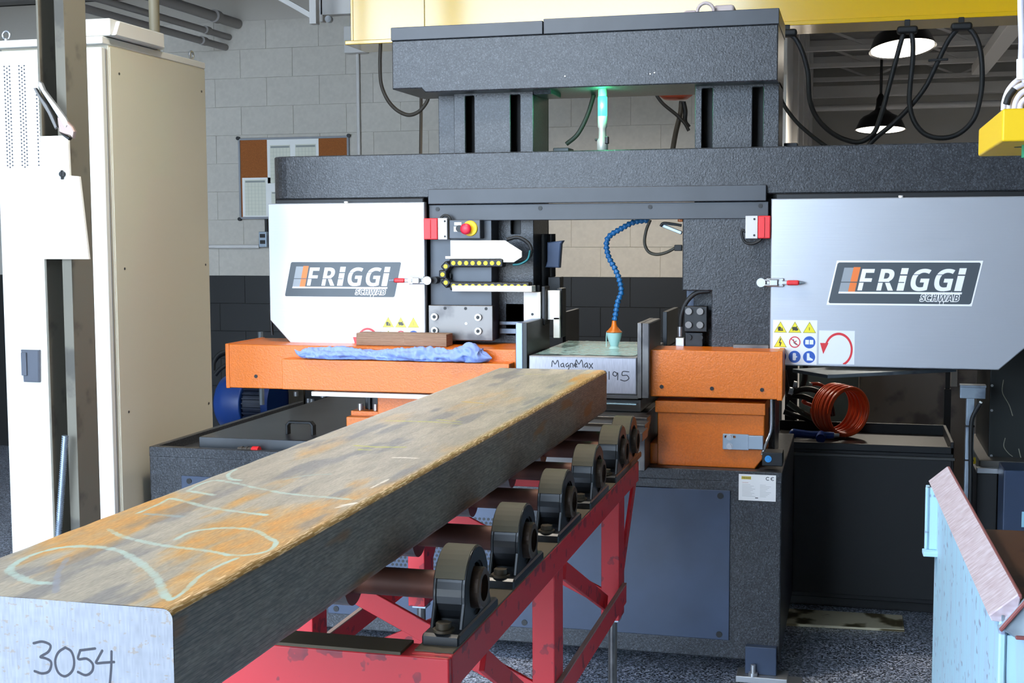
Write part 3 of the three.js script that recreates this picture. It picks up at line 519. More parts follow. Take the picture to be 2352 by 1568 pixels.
// ---------------------------------------------------------------- the long steel bar
{
  const x0 = -1.176, x1 = -0.797, y0 = 1.007, y1 = 1.147, z0 = -4.262, z1 = -1.40, W = x1 - x0, T = y1 - y0, L = z1 - z0, P0 = W + T;
  // unrolled print: u runs over the top from left to right, then down the right side; v runs from the far end to the near end
  const top = W / P0;
  const base = (u, v) => {
    const m = u * P0, l = v * L;
    if (u < top) {                                            // mill scale with rust blooms, fine streaks across
      const r = smooth(0.50, 0.66, fbm(u * 0.9, v, 7, 5, 41)) , st = vnoise(u * 2, v, 380, 12) * 0.5 + vnoise(u * 6, v, 160, 6) * 0.5, f = fbm(u, v, 24, 4, 19);
      let c = mix([0.58, 0.54, 0.48], [0.74, 0.69, 0.61], f);
      c = mix(c, [0.84, 0.55, 0.18], r * (0.35 + 0.6 * fbm(u, v * 2, 30, 3, 5)) * (0.25 + 0.75 * Math.max(smooth(0.5, 0.75, v), 1 - smooth(0.08, 0.3, v))));
      c = mix(c, [0.46, 0.45, 0.46], 0.6 * smooth(0.56, 0.72, fbm(u, v, 12, 4, 77)));
      c = c.map((q) => q * (0.82 + 0.34 * st));
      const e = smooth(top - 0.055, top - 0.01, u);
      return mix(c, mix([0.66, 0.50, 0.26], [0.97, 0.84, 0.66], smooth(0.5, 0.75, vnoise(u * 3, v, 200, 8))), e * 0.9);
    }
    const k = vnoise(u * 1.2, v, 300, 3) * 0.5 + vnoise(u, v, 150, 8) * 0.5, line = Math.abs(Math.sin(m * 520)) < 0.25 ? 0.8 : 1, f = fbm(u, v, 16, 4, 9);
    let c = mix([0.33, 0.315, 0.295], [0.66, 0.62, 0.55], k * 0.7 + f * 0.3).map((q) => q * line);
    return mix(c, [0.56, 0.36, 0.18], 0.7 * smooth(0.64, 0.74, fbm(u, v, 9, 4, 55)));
  };
  const TW = 768, TH = 2048;
  const skin = canvasTex(TW, TH, (c, w, h) => {
    const im = c.createImageData(w, h);
    for (let y = 0; y < h; y++) for (let x = 0; x < w; x++) { const q = base((x + 0.5) / w, 1 - (y + 0.5) / h), o = (y * w + x) * 4; for (let k = 0; k < 3; k++) im.data[o + k] = clamp(q[k]) * 255; im.data[o + 3] = 255; }
    c.putImageData(im, 0, 0);
    c.lineJoin = c.lineCap = 'round';
    const px = ([x, , z]) => [(x - x0) / P0 * w, (z1 - z) / L * h];
    const stroke = (pts, style, wd) => { // a dusty chalk line: many short dabs
      const q = new THREE.CatmullRomCurve3(pts.map((p) => { const a = px(p); return V(a[0], a[1], 0); }), false, 'centripetal').getPoints(pts.length * 14);
      c.strokeStyle = style;
      for (let i = 1; i < q.length; i++) { c.globalAlpha = 0.12 + 0.42 * rnd(); c.lineWidth = wd * (0.6 + 0.6 * rnd()); c.beginPath(); c.moveTo(q[i - 1].x, q[i - 1].y); c.lineTo(q[i].x, q[i].y); c.stroke(); }
      c.globalAlpha = 1;
    };
    const ch = '#b3c8bc', wd = 10;
    stroke([[-1.01,1.147,-1.47],[-1.038,1.147,-1.468],[-1.073,1.147,-1.486],[-1.111,1.147,-1.517],[-1.129,1.147,-1.569],[-1.128,1.147,-1.618],[-1.11,1.147,-1.652],[-1.072,1.147,-1.662],[-1.026,1.147,-1.649],[-0.977,1.147,-1.611],[-0.929,1.147,-1.566],[-0.884,1.147,-1.515],[-0.843,1.147,-1.458],[-0.821,1.147,-1.437]], ch, wd + 3);
    stroke([[-0.821,1.147,-1.437],[-0.824,1.147,-1.471],[-0.841,1.147,-1.543],[-0.843,1.147,-1.597],[-0.837,1.147,-1.65]], ch, wd);
    stroke([[-1.118,1.147,-1.77],[-1.072,1.147,-1.733],[-1.021,1.147,-1.708],[-0.97,1.147,-1.692],[-0.925,1.147,-1.684],[-0.88,1.147,-1.674],[-0.859,1.147,-1.663]], ch, wd);
    stroke([[-0.98,1.147,-1.732],[-0.98,1.147,-1.779],[-0.956,1.147,-1.81],[-0.921,1.147,-1.824],[-0.883,1.147,-1.809],[-0.847,1.147,-1.773],[-0.825,1.147,-1.75],[-0.815,1.147,-1.7],[-0.832,1.147,-1.67],[-0.861,1.147,-1.663]], ch, wd);
    stroke([[-0.982,1.147,-1.432],[-1.01,1.147,-1.475],[-1.042,1.147,-1.529],[-1.074,1.147,-1.597]], '#8f8f98', wd);
    stroke([[-1.133,1.147,-1.884],[-1.136,1.147,-1.958],[-1.142,1.147,-2.002],[-1.106,1.147,-1.988],[-1.04,1.147,-1.952],[-0.985,1.147,-1.934],[-0.936,1.147,-1.925],[-0.921,1.147,-1.922]], ch, wd);
    stroke([[-1.147,1.147,-2.076],[-1.154,1.147,-2.137],[-1.149,1.147,-2.173],[-1.098,1.147,-2.159],[-1.032,1.147,-2.124],[-0.969,1.147,-2.094],[-0.917,1.147,-2.083],[-0.833,1.147,-2.069]], ch, wd);
    stroke([[-1.145,1.147,-2.072],[-1.081,1.147,-2.048]], ch, wd); stroke([[-1.119,1.147,-1.881],[-1.046,1.147,-1.878]], '#93a0a0', wd);
    stroke([[-1.098,1.147,-2.185],[-1.122,1.147,-2.193],[-1.148,1.147,-2.232],[-1.161,1.147,-2.291]], ch, wd); stroke([[-1.026,1.147,-2.216],[-1,1.147,-2.258],[-0.959,1.147,-2.286]], '#9fa79c', wd);
    const yc = '#b9b84a';
    stroke([[-1.106,1.147,-2.981],[-1.056,1.147,-2.984],[-1.002,1.147,-2.989],[-0.907,1.147,-2.967]], yc, 10); stroke([[-0.993,1.147,-3.03],[-0.92,1.147,-3.008]], yc, 7); stroke([[-1.045,1.147,-2.615],[-0.991,1.147,-2.604],[-0.928,1.147,-2.619]], yc, 10); stroke([[-1.015,1.147,-2.563],[-0.986,1.147,-2.564]], yc, 8);
    stroke([[-1.031,1.147,-3.373],[-0.963,1.147,-3.351]], '#c9a53a', 10); stroke([[-1.072,1.147,-4.091],[-0.955,1.147,-4.09]], yc, 8);
    for (const l of [[[-0.833,1.147,-2.021],[-0.815,1.147,-2.043],[-0.833,1.147,-2.002]], [[-0.837,1.147,-2.175],[-0.836,1.147,-2.261]], [[-0.91,1.147,-2.488],[-0.854,1.147,-2.491]]]) stroke(l, '#e9dfd0', 9);
  });
  skin.wrapS = THREE.MirroredRepeatWrapping; skin.wrapT = THREE.ClampToEdgeWrapping; skin.anisotropy = 8;
  const steelBar = thing('steel_bar', 'long thick rusty rectangular steel bar on the roller table, end marked 3054', 'steel bar', [(x0 + x1) / 2, y0, (z0 + z1) / 2]);
  // rounded-corner section swept along z with its own unrolled uv
  const prof = [], r = 0.013; let m = 0;
  const pts = [[x0 + 0.004, y1 - 0.006], [x0 + 0.012, y1]];
  for (let i = 0; i <= 10; i++) pts.push([x0 + 0.02 + (x1 - r - x0 - 0.02) * i / 10, y1]);
  for (let i = 1; i <= 4; i++) { const a = PI / 2 - i / 4 * PI / 2; pts.push([x1 - r + r * Math.cos(a), y1 - r + r * Math.sin(a)]); }
  for (let i = 1; i <= 6; i++) pts.push([x1, y1 - r - (T - 2 * r) * i / 6]);
  for (let i = 1; i <= 3; i++) { const a = -i / 3 * PI / 2; pts.push([x1 - r + r * Math.cos(a), y0 + r + r * Math.sin(a)]); }
  pts.push([x0 + r, y0], [x0, y0 + r], [x0, y1 - r], [x0 + 0.004, y1 - 0.006]);
  for (let i = 0; i < pts.length; i++) { if (i) m += Math.hypot(pts[i][0] - pts[i - 1][0], pts[i][1] - pts[i - 1][1]); prof.push([...pts[i], m / P0]); }
  const NZ = 60, pos = [], uv = [], idx = [];
  for (let k = 0; k <= NZ; k++) { const z = z0 + (z1 - z0) * k / NZ; for (const [x, y, u] of prof) { pos.push(x + (vnoise(u, k / NZ, 60, 4) - 0.5) * 0.0016, y + (vnoise(u, k / NZ, 60, 5) - 0.5) * 0.0012, z); uv.push(u, k / NZ); } }
  const n = prof.length; for (let k = 0; k < NZ; k++) for (let i = 0; i < n - 1; i++) { const a = k * n + i, b = a + 1, c = a + n, d = c + 1; idx.push(a, c, b, b, c, d); }
  const g = new THREE.BufferGeometry(); g.setAttribute('position', new THREE.Float32BufferAttribute(pos, 3)); g.setAttribute('uv', new THREE.Float32BufferAttribute(uv, 2)); g.setIndex(idx); g.computeVertexNormals();
  part('bar_body', g, new THREE.MeshStandardMaterial({ map: skin, roughness: 0.5, metalness: 0.15, bumpMap: skin, bumpScale: 0.0006 }), steelBar, { keepUV: true });
  const face = canvasTex(1024, 384, (c, w, h) => {
    const im = c.createImageData(w, h);
    for (let y = 0; y < h; y++) for (let x = 0; x < w; x++) { const u = x / w, v = y / h, k = 0.86 + 0.1 * vnoise(u, v * 0.05, 200, 4) + 0.08 * fbm(u, v, 12, 3, 6), s = smooth(0.70, 0.78, fbm(u * 1.3, v * 0.8, 40, 3, 17)) * 0.5, q = mix([0.53 * k, 0.54 * k, 0.57 * k], [0.5, 0.42, 0.34], s), o = (y * w + x) * 4; for (let i = 0; i < 3; i++) im.data[o + i] = q[i] * 255; im.data[o + 3] = 255; }
    c.putImageData(im, 0, 0);
    c.strokeStyle = '#23242e'; c.lineWidth = 9; c.lineCap = c.lineJoin = 'round';
    // 3 0 5 4 drawn by hand; the plate is W x T metres
    const X = (px) => (px - x0) / W * w, Y = (py) => (y1 - py) / T * h;
    const hand = (pts) => { c.beginPath(); const q = new THREE.CatmullRomCurve3(pts.map(([a, b]) => V(X(a), Y(b), 0)), false, 'centripetal').getPoints(40); q.forEach((p, i) => i ? c.lineTo(p.x, p.y) : c.moveTo(p.x, p.y)); c.stroke(); };
    const F = (l) => l.map((p) => [p[0], p[1]]);
    hand(F([[-0.992,1.09,-1.4],[-0.979,1.093,-1.4],[-0.968,1.089,-1.4],[-0.971,1.081,-1.4],[-0.983,1.073,-1.4],[-0.976,1.072,-1.4],[-0.968,1.068,-1.4],[-0.971,1.056,-1.4],[-0.981,1.052,-1.4],[-0.992,1.054,-1.4]]));
    hand(F([[-0.947,1.088,-1.4],[-0.957,1.081,-1.4],[-0.962,1.069,-1.4],[-0.958,1.055,-1.4],[-0.949,1.051,-1.4],[-0.938,1.059,-1.4],[-0.935,1.072,-1.4],[-0.939,1.084,-1.4],[-0.947,1.088,-1.4]]));
    hand(F([[-0.905,1.09,-1.4],[-0.926,1.086,-1.4]])); hand(F([[-0.926,1.086,-1.4],[-0.929,1.075,-1.4],[-0.917,1.076,-1.4],[-0.909,1.07,-1.4],[-0.91,1.061,-1.4],[-0.919,1.055,-1.4],[-0.93,1.058,-1.4]]));
    hand(F([[-0.895,1.088,-1.4],[-0.901,1.078,-1.4],[-0.904,1.072,-1.4],[-0.893,1.073,-1.4],[-0.879,1.075,-1.4]])); hand(F([[-0.882,1.088,-1.4],[-0.883,1.069,-1.4],[-0.886,1.044,-1.4]]));
  });
  const s = new THREE.Shape(pts.slice(0, -1).map(([x, y]) => new THREE.Vector2(x, y)));
  const cap = (z, back) => { const q = new THREE.ShapeGeometry(s); const p = q.attributes.position, t = q.attributes.uv; for (let i = 0; i < p.count; i++) t.setXY(i, (p.getX(i) - x0) / W, (p.getY(i) - y0) / T); if (back) q.rotateY(PI).translate(x0 + x1, 0, 0); return q.translate(0, 0, z); };
  part('far_end', cap(z0 - 0.0002, true), M('#77777c', 0.4, 0.3), steelBar, { keepUV: true });
  part('sawn_end', cap(z1 + 0.0005), new THREE.MeshStandardMaterial({ map: face, roughness: 0.42, metalness: 0.25 }), steelBar, { keepUV: true, label: 'grey sawn end marked 3054' });
}
// ---------------------------------------------------------------- the block in the vise
{
  const X0 = -1.155, X1 = -0.754, Y0 = 1.021, Y1 = 1.157, Z0 = -5.3, Z1 = -4.625;
  const blk = thing('steel_block', 'bright steel block clamped between the vise jaws, marked MagneMax 2195', 'steel block', [-0.955, Y0, -4.95]);
  part('block_body', bx(X0, X1, Y0, Y1, Z0, Z1, 0.004), M('#77777a', 0.4, 0.4, { map: blotch }), blk);
  const face = canvasTex(1024, 344, (c, w, h) => {
    const im = c.createImageData(w, h);
    for (let y = 0; y < h; y++) for (let x = 0; x < w; x++) { const u = x / w, v = y / h, k = 0.92 + 0.08 * vnoise(u, v * 0.05, 160, 4), o = (y * w + x) * 4; im.data[o] = 172 * k; im.data[o + 1] = 172 * k; im.data[o + 2] = 182 * k; im.data[o + 3] = 255; }
    c.putImageData(im, 0, 0);
    c.strokeStyle = '#2b2b30'; c.lineWidth = 8.5; c.lineCap = c.lineJoin = 'round';
    const W = X1 - X0, T = Y1 - Y0, hand = (l, sm = true) => { c.beginPath(); let q = l.map((p) => V((p[0] - X0) / W * w, (Y1 - p[1]) / T * h, 0)); if (sm) q = new THREE.CatmullRomCurve3(q, false, 'centripetal').getPoints(30); q.forEach((p, i) => i ? c.lineTo(p.x, p.y) : c.moveTo(p.x, p.y)); c.stroke(); };
    for (const l of [[[-1.071,1.12,-4.62],[-1.067,1.143,-4.62],[-1.058,1.13,-4.62],[-1.048,1.145,-4.62],[-1.043,1.119,-4.62]], [[-1.028,1.134,-4.62],[-1.036,1.128,-4.62],[-1.033,1.12,-4.62],[-1.025,1.125,-4.62],[-1.027,1.134,-4.62],[-1.023,1.118,-4.62]], [[-1.009,1.135,-4.62],[-1.017,1.128,-4.62],[-1.012,1.12,-4.62],[-1.006,1.128,-4.62],[-1.006,1.112,-4.62],[-1.015,1.107,-4.62]], [[-0.999,1.119,-4.62],[-0.999,1.133,-4.62],[-0.991,1.133,-4.62],[-0.989,1.119,-4.62]], [[-0.985,1.127,-4.62],[-0.975,1.129,-4.62],[-0.98,1.135,-4.62],[-0.985,1.125,-4.62],[-0.973,1.121,-4.62]], [[-0.98,1.119,-4.62],[-0.977,1.148,-4.62],[-0.967,1.132,-4.62],[-0.957,1.148,-4.62],[-0.951,1.12,-4.62]], [[-0.938,1.138,-4.62],[-0.946,1.129,-4.62],[-0.943,1.12,-4.62],[-0.935,1.128,-4.62],[-0.936,1.136,-4.62],[-0.933,1.119,-4.62]], [[-0.928,1.135,-4.62],[-0.915,1.117,-4.62]], [[-0.915,1.136,-4.62],[-0.928,1.116,-4.62]], [[-0.882,1.096,-4.62],[-0.869,1.107,-4.62],[-0.863,1.097,-4.62],[-0.875,1.08,-4.62],[-0.885,1.072,-4.62],[-0.863,1.073,-4.62]], [[-0.853,1.105,-4.62],[-0.853,1.075,-4.62]], [[-0.823,1.099,-4.62],[-0.834,1.105,-4.62],[-0.839,1.094,-4.62],[-0.828,1.088,-4.62],[-0.821,1.101,-4.62],[-0.821,1.074,-4.62]], [[-0.779,1.106,-4.62],[-0.802,1.106,-4.62],[-0.804,1.092,-4.62],[-0.786,1.092,-4.62],[-0.779,1.08,-4.62],[-0.793,1.07,-4.62],[-0.81,1.074,-4.62]]]) hand(l);
  });
  part('marked_face', new THREE.BoxGeometry(X1 - X0 - 0.01, Y1 - Y0 - 0.01, 0.001).translate((X0 + X1) / 2, (Y0 + Y1) / 2, Z1 + 0.0003), new THREE.MeshStandardMaterial({ map: face, roughness: 0.4, metalness: 0.3 }), blk, { keepUV: true, label: 'front face with handwritten marks' });
  // coolant: the stream and the film that runs over the block
  const water = new THREE.MeshPhysicalMaterial({ color: new THREE.Color('#bfe6e2'), roughness: 0.12, transmission: 0.35, thickness: 0, ior: 1.33 });
  const cool = thing('coolant', 'pale milky coolant pouring from the orange nozzle and spreading over the clamped block', 'coolant', [-0.98, Y1, -4.95]);
  const film = new THREE.PlaneGeometry(X1 - X0 - 0.03, 0.6, 70, 90).rotateX(-PI / 2), fp = film.attributes.position;
  for (let i = 0; i < fp.count; i++) fp.setY(i, 0.004 * fbm(fp.getX(i) * 1.6 + 0.5, fp.getZ(i) * 1.6 + 0.5, 40, 3, 8));
  film.computeVertexNormals(); film.translate((X0 + X1) / 2, Y1 + 0.0008, -4.96);
  part('film', film, water, cool);
  const nx = -0.896;
  part('stream', [lathe([[0.03, 0.062], [0.029, 0.05], [0.024, 0.03], [0.018, 0.015], [0.013, 0.0], [0.0, 0.0]], 28).translate(nx, 1.163, -4.95), lathe([[0.028, -0.002], [0.02, 0.004], [0.014, 0.012], [0, 0.012]], 24).translate(nx, 1.158, -4.95)], water, cool);
  part('drip', tube([[nx - 0.029, 1.222, -4.945], [nx - 0.03, 1.2, -4.945], [nx - 0.03, 1.165, -4.945]], 0.0018, 20, 6), water, cool);
  // segmented hose with nozzle
  const hose = thing('coolant_hose', 'blue segmented coolant hose curving down to an orange nozzle over the block', 'hose', [-0.9, 1.65, -4.95]);
  const cv = new THREE.CatmullRomCurve3([[-0.764,1.651,-4.95],[-0.821,1.643,-4.95],[-0.868,1.62,-4.95],[-0.919,1.586,-4.95],[-0.927,1.557,-4.95],[-0.918,1.511,-4.95],[-0.891,1.461,-4.95],[-0.874,1.414,-4.95],[-0.869,1.374,-4.95],[-0.881,1.344,-4.95],[-0.889,1.302,-4.95],[-0.894,1.267,-4.95]].map((p) => V(...p)), false, 'centripetal');
  const N = 30, seg = lathe([[0.006, -0.009], [0.0115, -0.006], [0.0115, 0], [0.0085, 0.004], [0.0075, 0.0095]], 14);
  for (let i = 0; i < N; i++) { const t = (i + 0.5) / N, p = cv.getPointAt(t), d = cv.getTangentAt(t).multiplyScalar(-0.5); part('hose_segment', between(seg.clone(), p.clone().sub(d), p.clone().add(d)), mat.blueHose, hose); }
  part('nozzle', lathe([[0.008, 0.035], [0.010, 0.02], [0.012, 0.012], [0.024, -0.002], [0.031, -0.008], [0.030, -0.011], [0.02, -0.006], [0.006, 0.01]], 32).translate(nx, 1.232, -4.95), mat.orange, hose, { label: 'orange cone nozzle' });
}
// ---------------------------------------------------------------- the red roller table
{
  const xr = -0.655, xl = -1.32, yt = 0.885, zn = -2.08, zf = -4.06;
  const tb = thing('roller_table', 'worn red welded roller table on legs, carrying the rusty bar on rollers', 'roller table', [-0.99, 0, -3]);
  for (const [a, b] of [[xr - 0.075, xr], [xl, xl + 0.075]]) {
    const rl = part('side_rail', bx(a, b, yt - 0.066, yt - 0.002, zf, zn - 0.0, 0.003), mat.redRail, tb);
    part('rail_top', bx(a + 0.003, b - 0.002, yt - 0.003, yt + 0.001, zf + 0.01, zn - 0.01, 0.001), mat.dustTop, rl, { label: 'dusty brown rail top' });
  }
  const cm = part('cross_member', bx(xl, xr - 0.002, yt - 0.11, yt - 0.004, zn - 0.06, zn + 0.012, 0.004), mat.redRail, tb);
  part('member_top', bx(xl + 0.01, xr - 0.09, yt - 0.006, yt + 0.001, zn - 0.06, zn + 0.01, 0.001), mat.dustTop, cm);
  part('cross_member', bx(xl + 0.07, xr - 0.07, yt - 0.09, yt - 0.03, zf, zf + 0.06, 0.003), mat.redRail, tb);
  // legs: one row at each side, with screw feet
  for (const z of [-2.88, -3.73]) for (const [a, b] of [[xr - 0.058, xr - 0.004], [xl + 0.004, xl + 0.058]]) {
    const lg = part('leg', [bx(a, b, 0.46, yt - 0.06, z - 0.09, z, 0.003)], mat.redRail, tb);
    part('leg_socket', [bx(a + 0.004, b - 0.004, 0.448, 0.465, z - 0.07, z - 0.02)], mat.galv, lg);
    const cx = (a + b) / 2, cz = z - 0.045;
    part('screw_foot', [cyl([cx, 0.02, cz], [cx, 0.46, cz], 0.0135), cyl([cx, 0, cz], [cx, 0.02, cz], 0.04)], mat.machined, lg);
  }
  // braces in the side frames and across
  for (const x of [xr - 0.03, xl + 0.03]) {
    part('brace', bar([x, 0.78, -2.371], [x, 0.615, -2.659], 0.012, 0.045, [1, 0, 0]), mat.redRail, tb);
    part('brace', bar([x, 0.772, -3.097], [x, 0.534, -3.655], 0.012, 0.045, [1, 0, 0]), mat.redRail, tb);
    part('brace', bar([x + 0.02, yt - 0.06, -4.03], [x + 0.02, 0.56, -3.77], 0.01, 0.04, [1, 0, 0]), mat.redRail, tb);
    const st = part('stretcher', bx(x + (x > -1 ? 0.028 : -0.028), x + (x > -1 ? 0.038 : -0.038), 0.50, 0.558, -3.79, -2.3, 0.002), mat.redRail, tb);
    part('stretcher_edge', bx(x + (x > -1 ? 0.026 : -0.026), x + (x > -1 ? 0.039 : -0.039), 0.557, 0.561, -3.79, -2.3, 0.001), M('#8a7a74', 0.6, 0.3), st);
  }
  for (const z of [-2.88, -3.73]) part('cross_brace', bar([xl + 0.03, yt - 0.1, z - 0.05], [xr - 0.03, 0.5, z - 0.05], 0.05, 0.012, [0, 1, 0]), mat.redRail, tb);
  for (const z of [-2.88]) part('cross_brace', bar([xr - 0.03, yt - 0.1, z - 0.07], [xl + 0.03, 0.5, z - 0.07], 0.05, 0.012, [0, 1, 0]), mat.redRail, tb);
  // rollers in pillow blocks; built once, copied along the rails
  const yc = 0.957;
  const place = (o, z, dx = 0) => { o.position.z += z; o.position.x += dx; return o; };
  const rollerM = mat.rust;
  function addLocal(name, gs, m, parent) { const mesh = new THREE.Mesh(join(gs), m); mesh.name = name; addTo(parent, mesh); return mesh; }
  const g0 = new THREE.Group(); g0.name = 'roller';
  addLocal('roller_shaft', [cyl([-1.33, 0, 0], [-0.658, 0, 0], 0.026, 0.026, 28)], rollerM, g0);
  addLocal('roller_drum', [cyl([-1.20, 0, 0], [-0.90, 0, 0], 0.0495, 0.0495, 36)], mat.machined, g0);
  // pillow block, facing +x, origin at the shaft centre
  const pb = new THREE.Group(); pb.name = 'pillow_block';
  const arch = (r, foot, yb) => { const o = [], t = Math.acos(r / foot) ; for (let i = 0; i <= 22; i++) { const a = -0.15 + i / 22 * (PI + 0.3); o.push([r * Math.cos(a), r * Math.sin(a)]); } return [...o, [-foot, yb], [foot, yb]]; };
  const full = arch(0.076, 0.094, -0.054);
  addLocal('housing', [prismX(circle(0, 0, 0.0745, 36), -0.028, 0.026, 0.004, [circle(0, 0, 0.05, 24)]), prismX([[-0.06, -0.056], [0.06, -0.056], [0.06, -0.03], [-0.06, -0.03]], -0.024, 0.024), prismX(full, -0.031, -0.024, 0.002, [circle(0, 0, 0.05, 24)]), prismX(full, 0.022, 0.03, 0.002, [circle(0, 0, 0.052, 24)])], mat.cast, pb);
  addLocal('base', [prismX([[-0.13, -0.072], [0.13, -0.072], [0.13, -0.056], [0.122, -0.052], [-0.122, -0.052], [-0.13, -0.056]], -0.034, 0.034, 0.003)], mat.cast, pb);
  const dust = []; for (let i = 0; i <= 14; i++) { const a = 0.42 + i / 14 * (PI - 0.84); dust.push([0.0775 * Math.cos(a), 0.0775 * Math.sin(a)]); } for (let i = 14; i >= 0; i--) { const a = 0.42 + i / 14 * (PI - 0.84); dust.push([0.074 * Math.cos(a), 0.074 * Math.sin(a)]); }
  addLocal('dusty_crown', [prismX(dust, -0.029, 0.027, 0.0005)], M('#5a523f', 0.75, 0, { map: fineNoise }), pb);
  addLocal('bearing_insert', [prismX(circle(0, 0, 0.05, 28), -0.022, 0.016, 0.003, [circle(0, 0, 0.034, 24)])], mat.cast, pb);
  addLocal('locking_collar', [prismX(circle(0, 0, 0.038, 28), 0.0, 0.044, 0.003, [circle(0, 0, 0.0275, 24)])], M('#4a3a2e', 0.5, 0.4, { map: blotch }), pb);
  for (const z of [-0.108, 0.108]) addLocal('mounting_bolt', [cyl([0, -0.052, z], [0, -0.047, z], 0.019), cyl([0, -0.05, z], [0, -0.036, z], 0.0145, 0.0145, 6)], M('#3f3526', 0.6, 0.3), pb);
  const c0 = V(-0.99, 0, -3);
  for (const z of [-2.25, -2.63, -3.04, -3.42, -3.79, -3.99]) {
    const r = g0.clone(); r.position.set(-c0.x, yc, z - c0.z); tb.add(r);
    for (const x of [-0.69, xl + 0.038]) { const p = pb.clone(); p.position.set(x - c0.x, yc, z - c0.z); if (x < -1) p.rotation.y = PI; tb.add(p); }
  }
}

// ---------------------------------------------------------------- electrical cabinet, column and what hangs there
{
  const x0 = -3.275, x1 = -2.80, zf = -4.50, zb = -5.315, yt = 2.36;
  const cab = thing('electrical_cabinet', 'tall cream electrical cabinet with cooling unit on top, behind the steel column', 'cabinet', [-3.03, 0, -4.9]);
  part('carcass', [bx(x0, x1, 0.1, yt - 0.004, zb, zf - 0.045, 0.004), bx(x0 + 0.01, x1 - 0.01, 0, 0.1, zb + 0.02, zf - 0.08)], mat.cabinet, cab);
  const sp = part('side_panel', bx(x1 - 0.004, x1 + 0.004, 0.12, yt - 0.035, zb + 0.004, zf - 0.05, 0.002), mat.cabinet, cab);
  for (const [z, y] of [[zf - 0.11, 2.23], [zb + 0.04, 2.23], [zf - 0.11, 1.47], [zb + 0.04, 1.47], [zf - 0.11, 0.9], [zb + 0.04, 0.85]]) part('panel_screw', cyl([x1 + 0.003, y, z], [x1 + 0.006, y, z], 0.005), mat.machined, sp);
  const door = part('door', bx(x0, x1 - 0.003, 0.12, yt - 0.04, zf - 0.03, zf, 0.005), mat.cabinetFront, cab);
  part('door_gasket', bx(x0 + 0.01, x1 - 0.012, 0.12, yt - 0.04, zf - 0.046, zf - 0.029), M('#5f6f8f', 0.6), cab);
  part('top_rim', bx(x0 - 0.004, x1 + 0.004, yt - 0.028, yt, zb - 0.003, zf + 0.003, 0.004), mat.cabinetFront, cab);
  const holes = [];
  for (const [c0, c1, r0, r1] of [[14, 32, 150, 388], [48, 66, 150, 388], [86, 104, 210, 388]]) { const a = -3.259, s = (-3.064 - a) / 100, ya = 2.511, q = (1.842 - ya) / 400; for (let y = r0; y < r1; y += 8.5) for (let x = c0, k = 0; x < c1; x += 6, k++) holes.push(new THREE.CylinderGeometry(0.0032, 0.0032, 0.002, 6).rotateX(PI / 2).translate(a + s * x, ya + q * (y + (k % 2) * 4.2), zf + 0.0005)); }
  part('door_vent', holes, M('#3c3e48', 0.7), door, { kind: 'stuff' });
  const [lx0, lx1, ly0, ly1] = [-3.193,-3.11,1.024,1.152];
  part('door_latch', [prism([[lx0, ly1], [lx1, ly1], [lx1 - 0.004, ly0], [lx0 + 0.008, ly0]], zf, zf + 0.016, 0.004), bx(lx0 + 0.006, lx0 + 0.03, ly0 + 0.026, ly1 - 0.01, zf + 0.014, zf + 0.024, 0.003)], M('#565b66', 0.45), door);
  for (const x of [-3.246, -2.852]) part('eyebolt', [new THREE.TorusGeometry(0.016, 0.0052, 10, 28).translate(x, yt + 0.026, -4.54), cyl([x, yt, -4.54], [x, yt + 0.012, -4.54], 0.012)], mat.steel, cab);
  part('eyebolt', [new THREE.TorusGeometry(0.016, 0.0052, 10, 28).rotateY(PI / 2).translate(x1 - 0.03, yt + 0.026, zb + 0.06)], mat.steel, cab);
  const ac = part('cooling_unit', bx(-3.087, -2.775, yt + 0.004, yt + 0.07, -4.93, -4.52, 0.006), mat.cabinetFront, cab);
  part('unit_lip', prismX([[-4.53, yt + 0.006], [-4.9, yt + 0.006], [-4.88, yt + 0.062], [-4.56, yt + 0.062]], -2.776, -2.757, 0.003), mat.cabinetFront, ac);
  part('conduit_stub', cyl([-2.86, yt, -5.0], [-2.86, HB, -5.0], 0.022), M('#8f866f', 0.5), cab);

  const col = thing('steel_column', 'brown painted steel column in front of the cream cabinet', 'column', [-2.615, 0, -3.96]);
  part('flange', bx(-2.603, -2.566, 0, HB - 0.01, -4.03, -3.9, 0.002), M('#716c5f', 0.62, 0, { map: blotch }), col);
  part('flange', bx(-2.672, -2.663, 0, HB - 0.01, -4.03, -3.9, 0.002), M('#716c5f', 0.62, 0, { map: blotch }), col);
  part('web', bx(-2.667, -2.60, 0, HB - 0.01, -4.025, -4.015, 0.0), M('#4a4b4b', 0.6, 0, { map: blotch }), col);
  const zs = -3.885;
  const sh = thing('sheet_metal_plate', 'white stepped sheet metal plate clamped to the steel column by locking pliers', 'plate', [-2.6, 1.52, zs]);
  part('plate_body', prism([[-2.658,1.934,-3.885],[-2.553,1.934,-3.885],[-2.551,1.801,-3.885],[-2.515,1.798,-3.885],[-2.488,1.522,-3.885],[-2.673,1.522,-3.885]].map((p) => [p[0], p[1]]), zs - 0.008, zs + 0.004, 0.001), mat.white, sh);
  const kx = -2.574, ky = 1.806;
  part('rotary_knob', [screwZ(kx, ky, zs + 0.004, 0.0095, 0.012, 20), bx(kx - 0.0025, kx + 0.0025, ky - 0.018, ky + 0.013, zs + 0.006, zs + 0.018)], mat.dark, sh);
  part('knob_label', bx(kx - 0.026, kx - 0.006, ky - 0.018, ky + 0.008, zs + 0.0035, zs + 0.0045, 0), M('#d5e4ea', 0.5), sh);
  // locking pliers
  const pl = thing('locking_pliers', 'steel locking pliers gripping the white plate on the column', 'pliers', [-2.6, 1.93, -3.86]);
  const zp = -3.855, Pz = (l) => l.map((p) => [p[0], p[1]]);
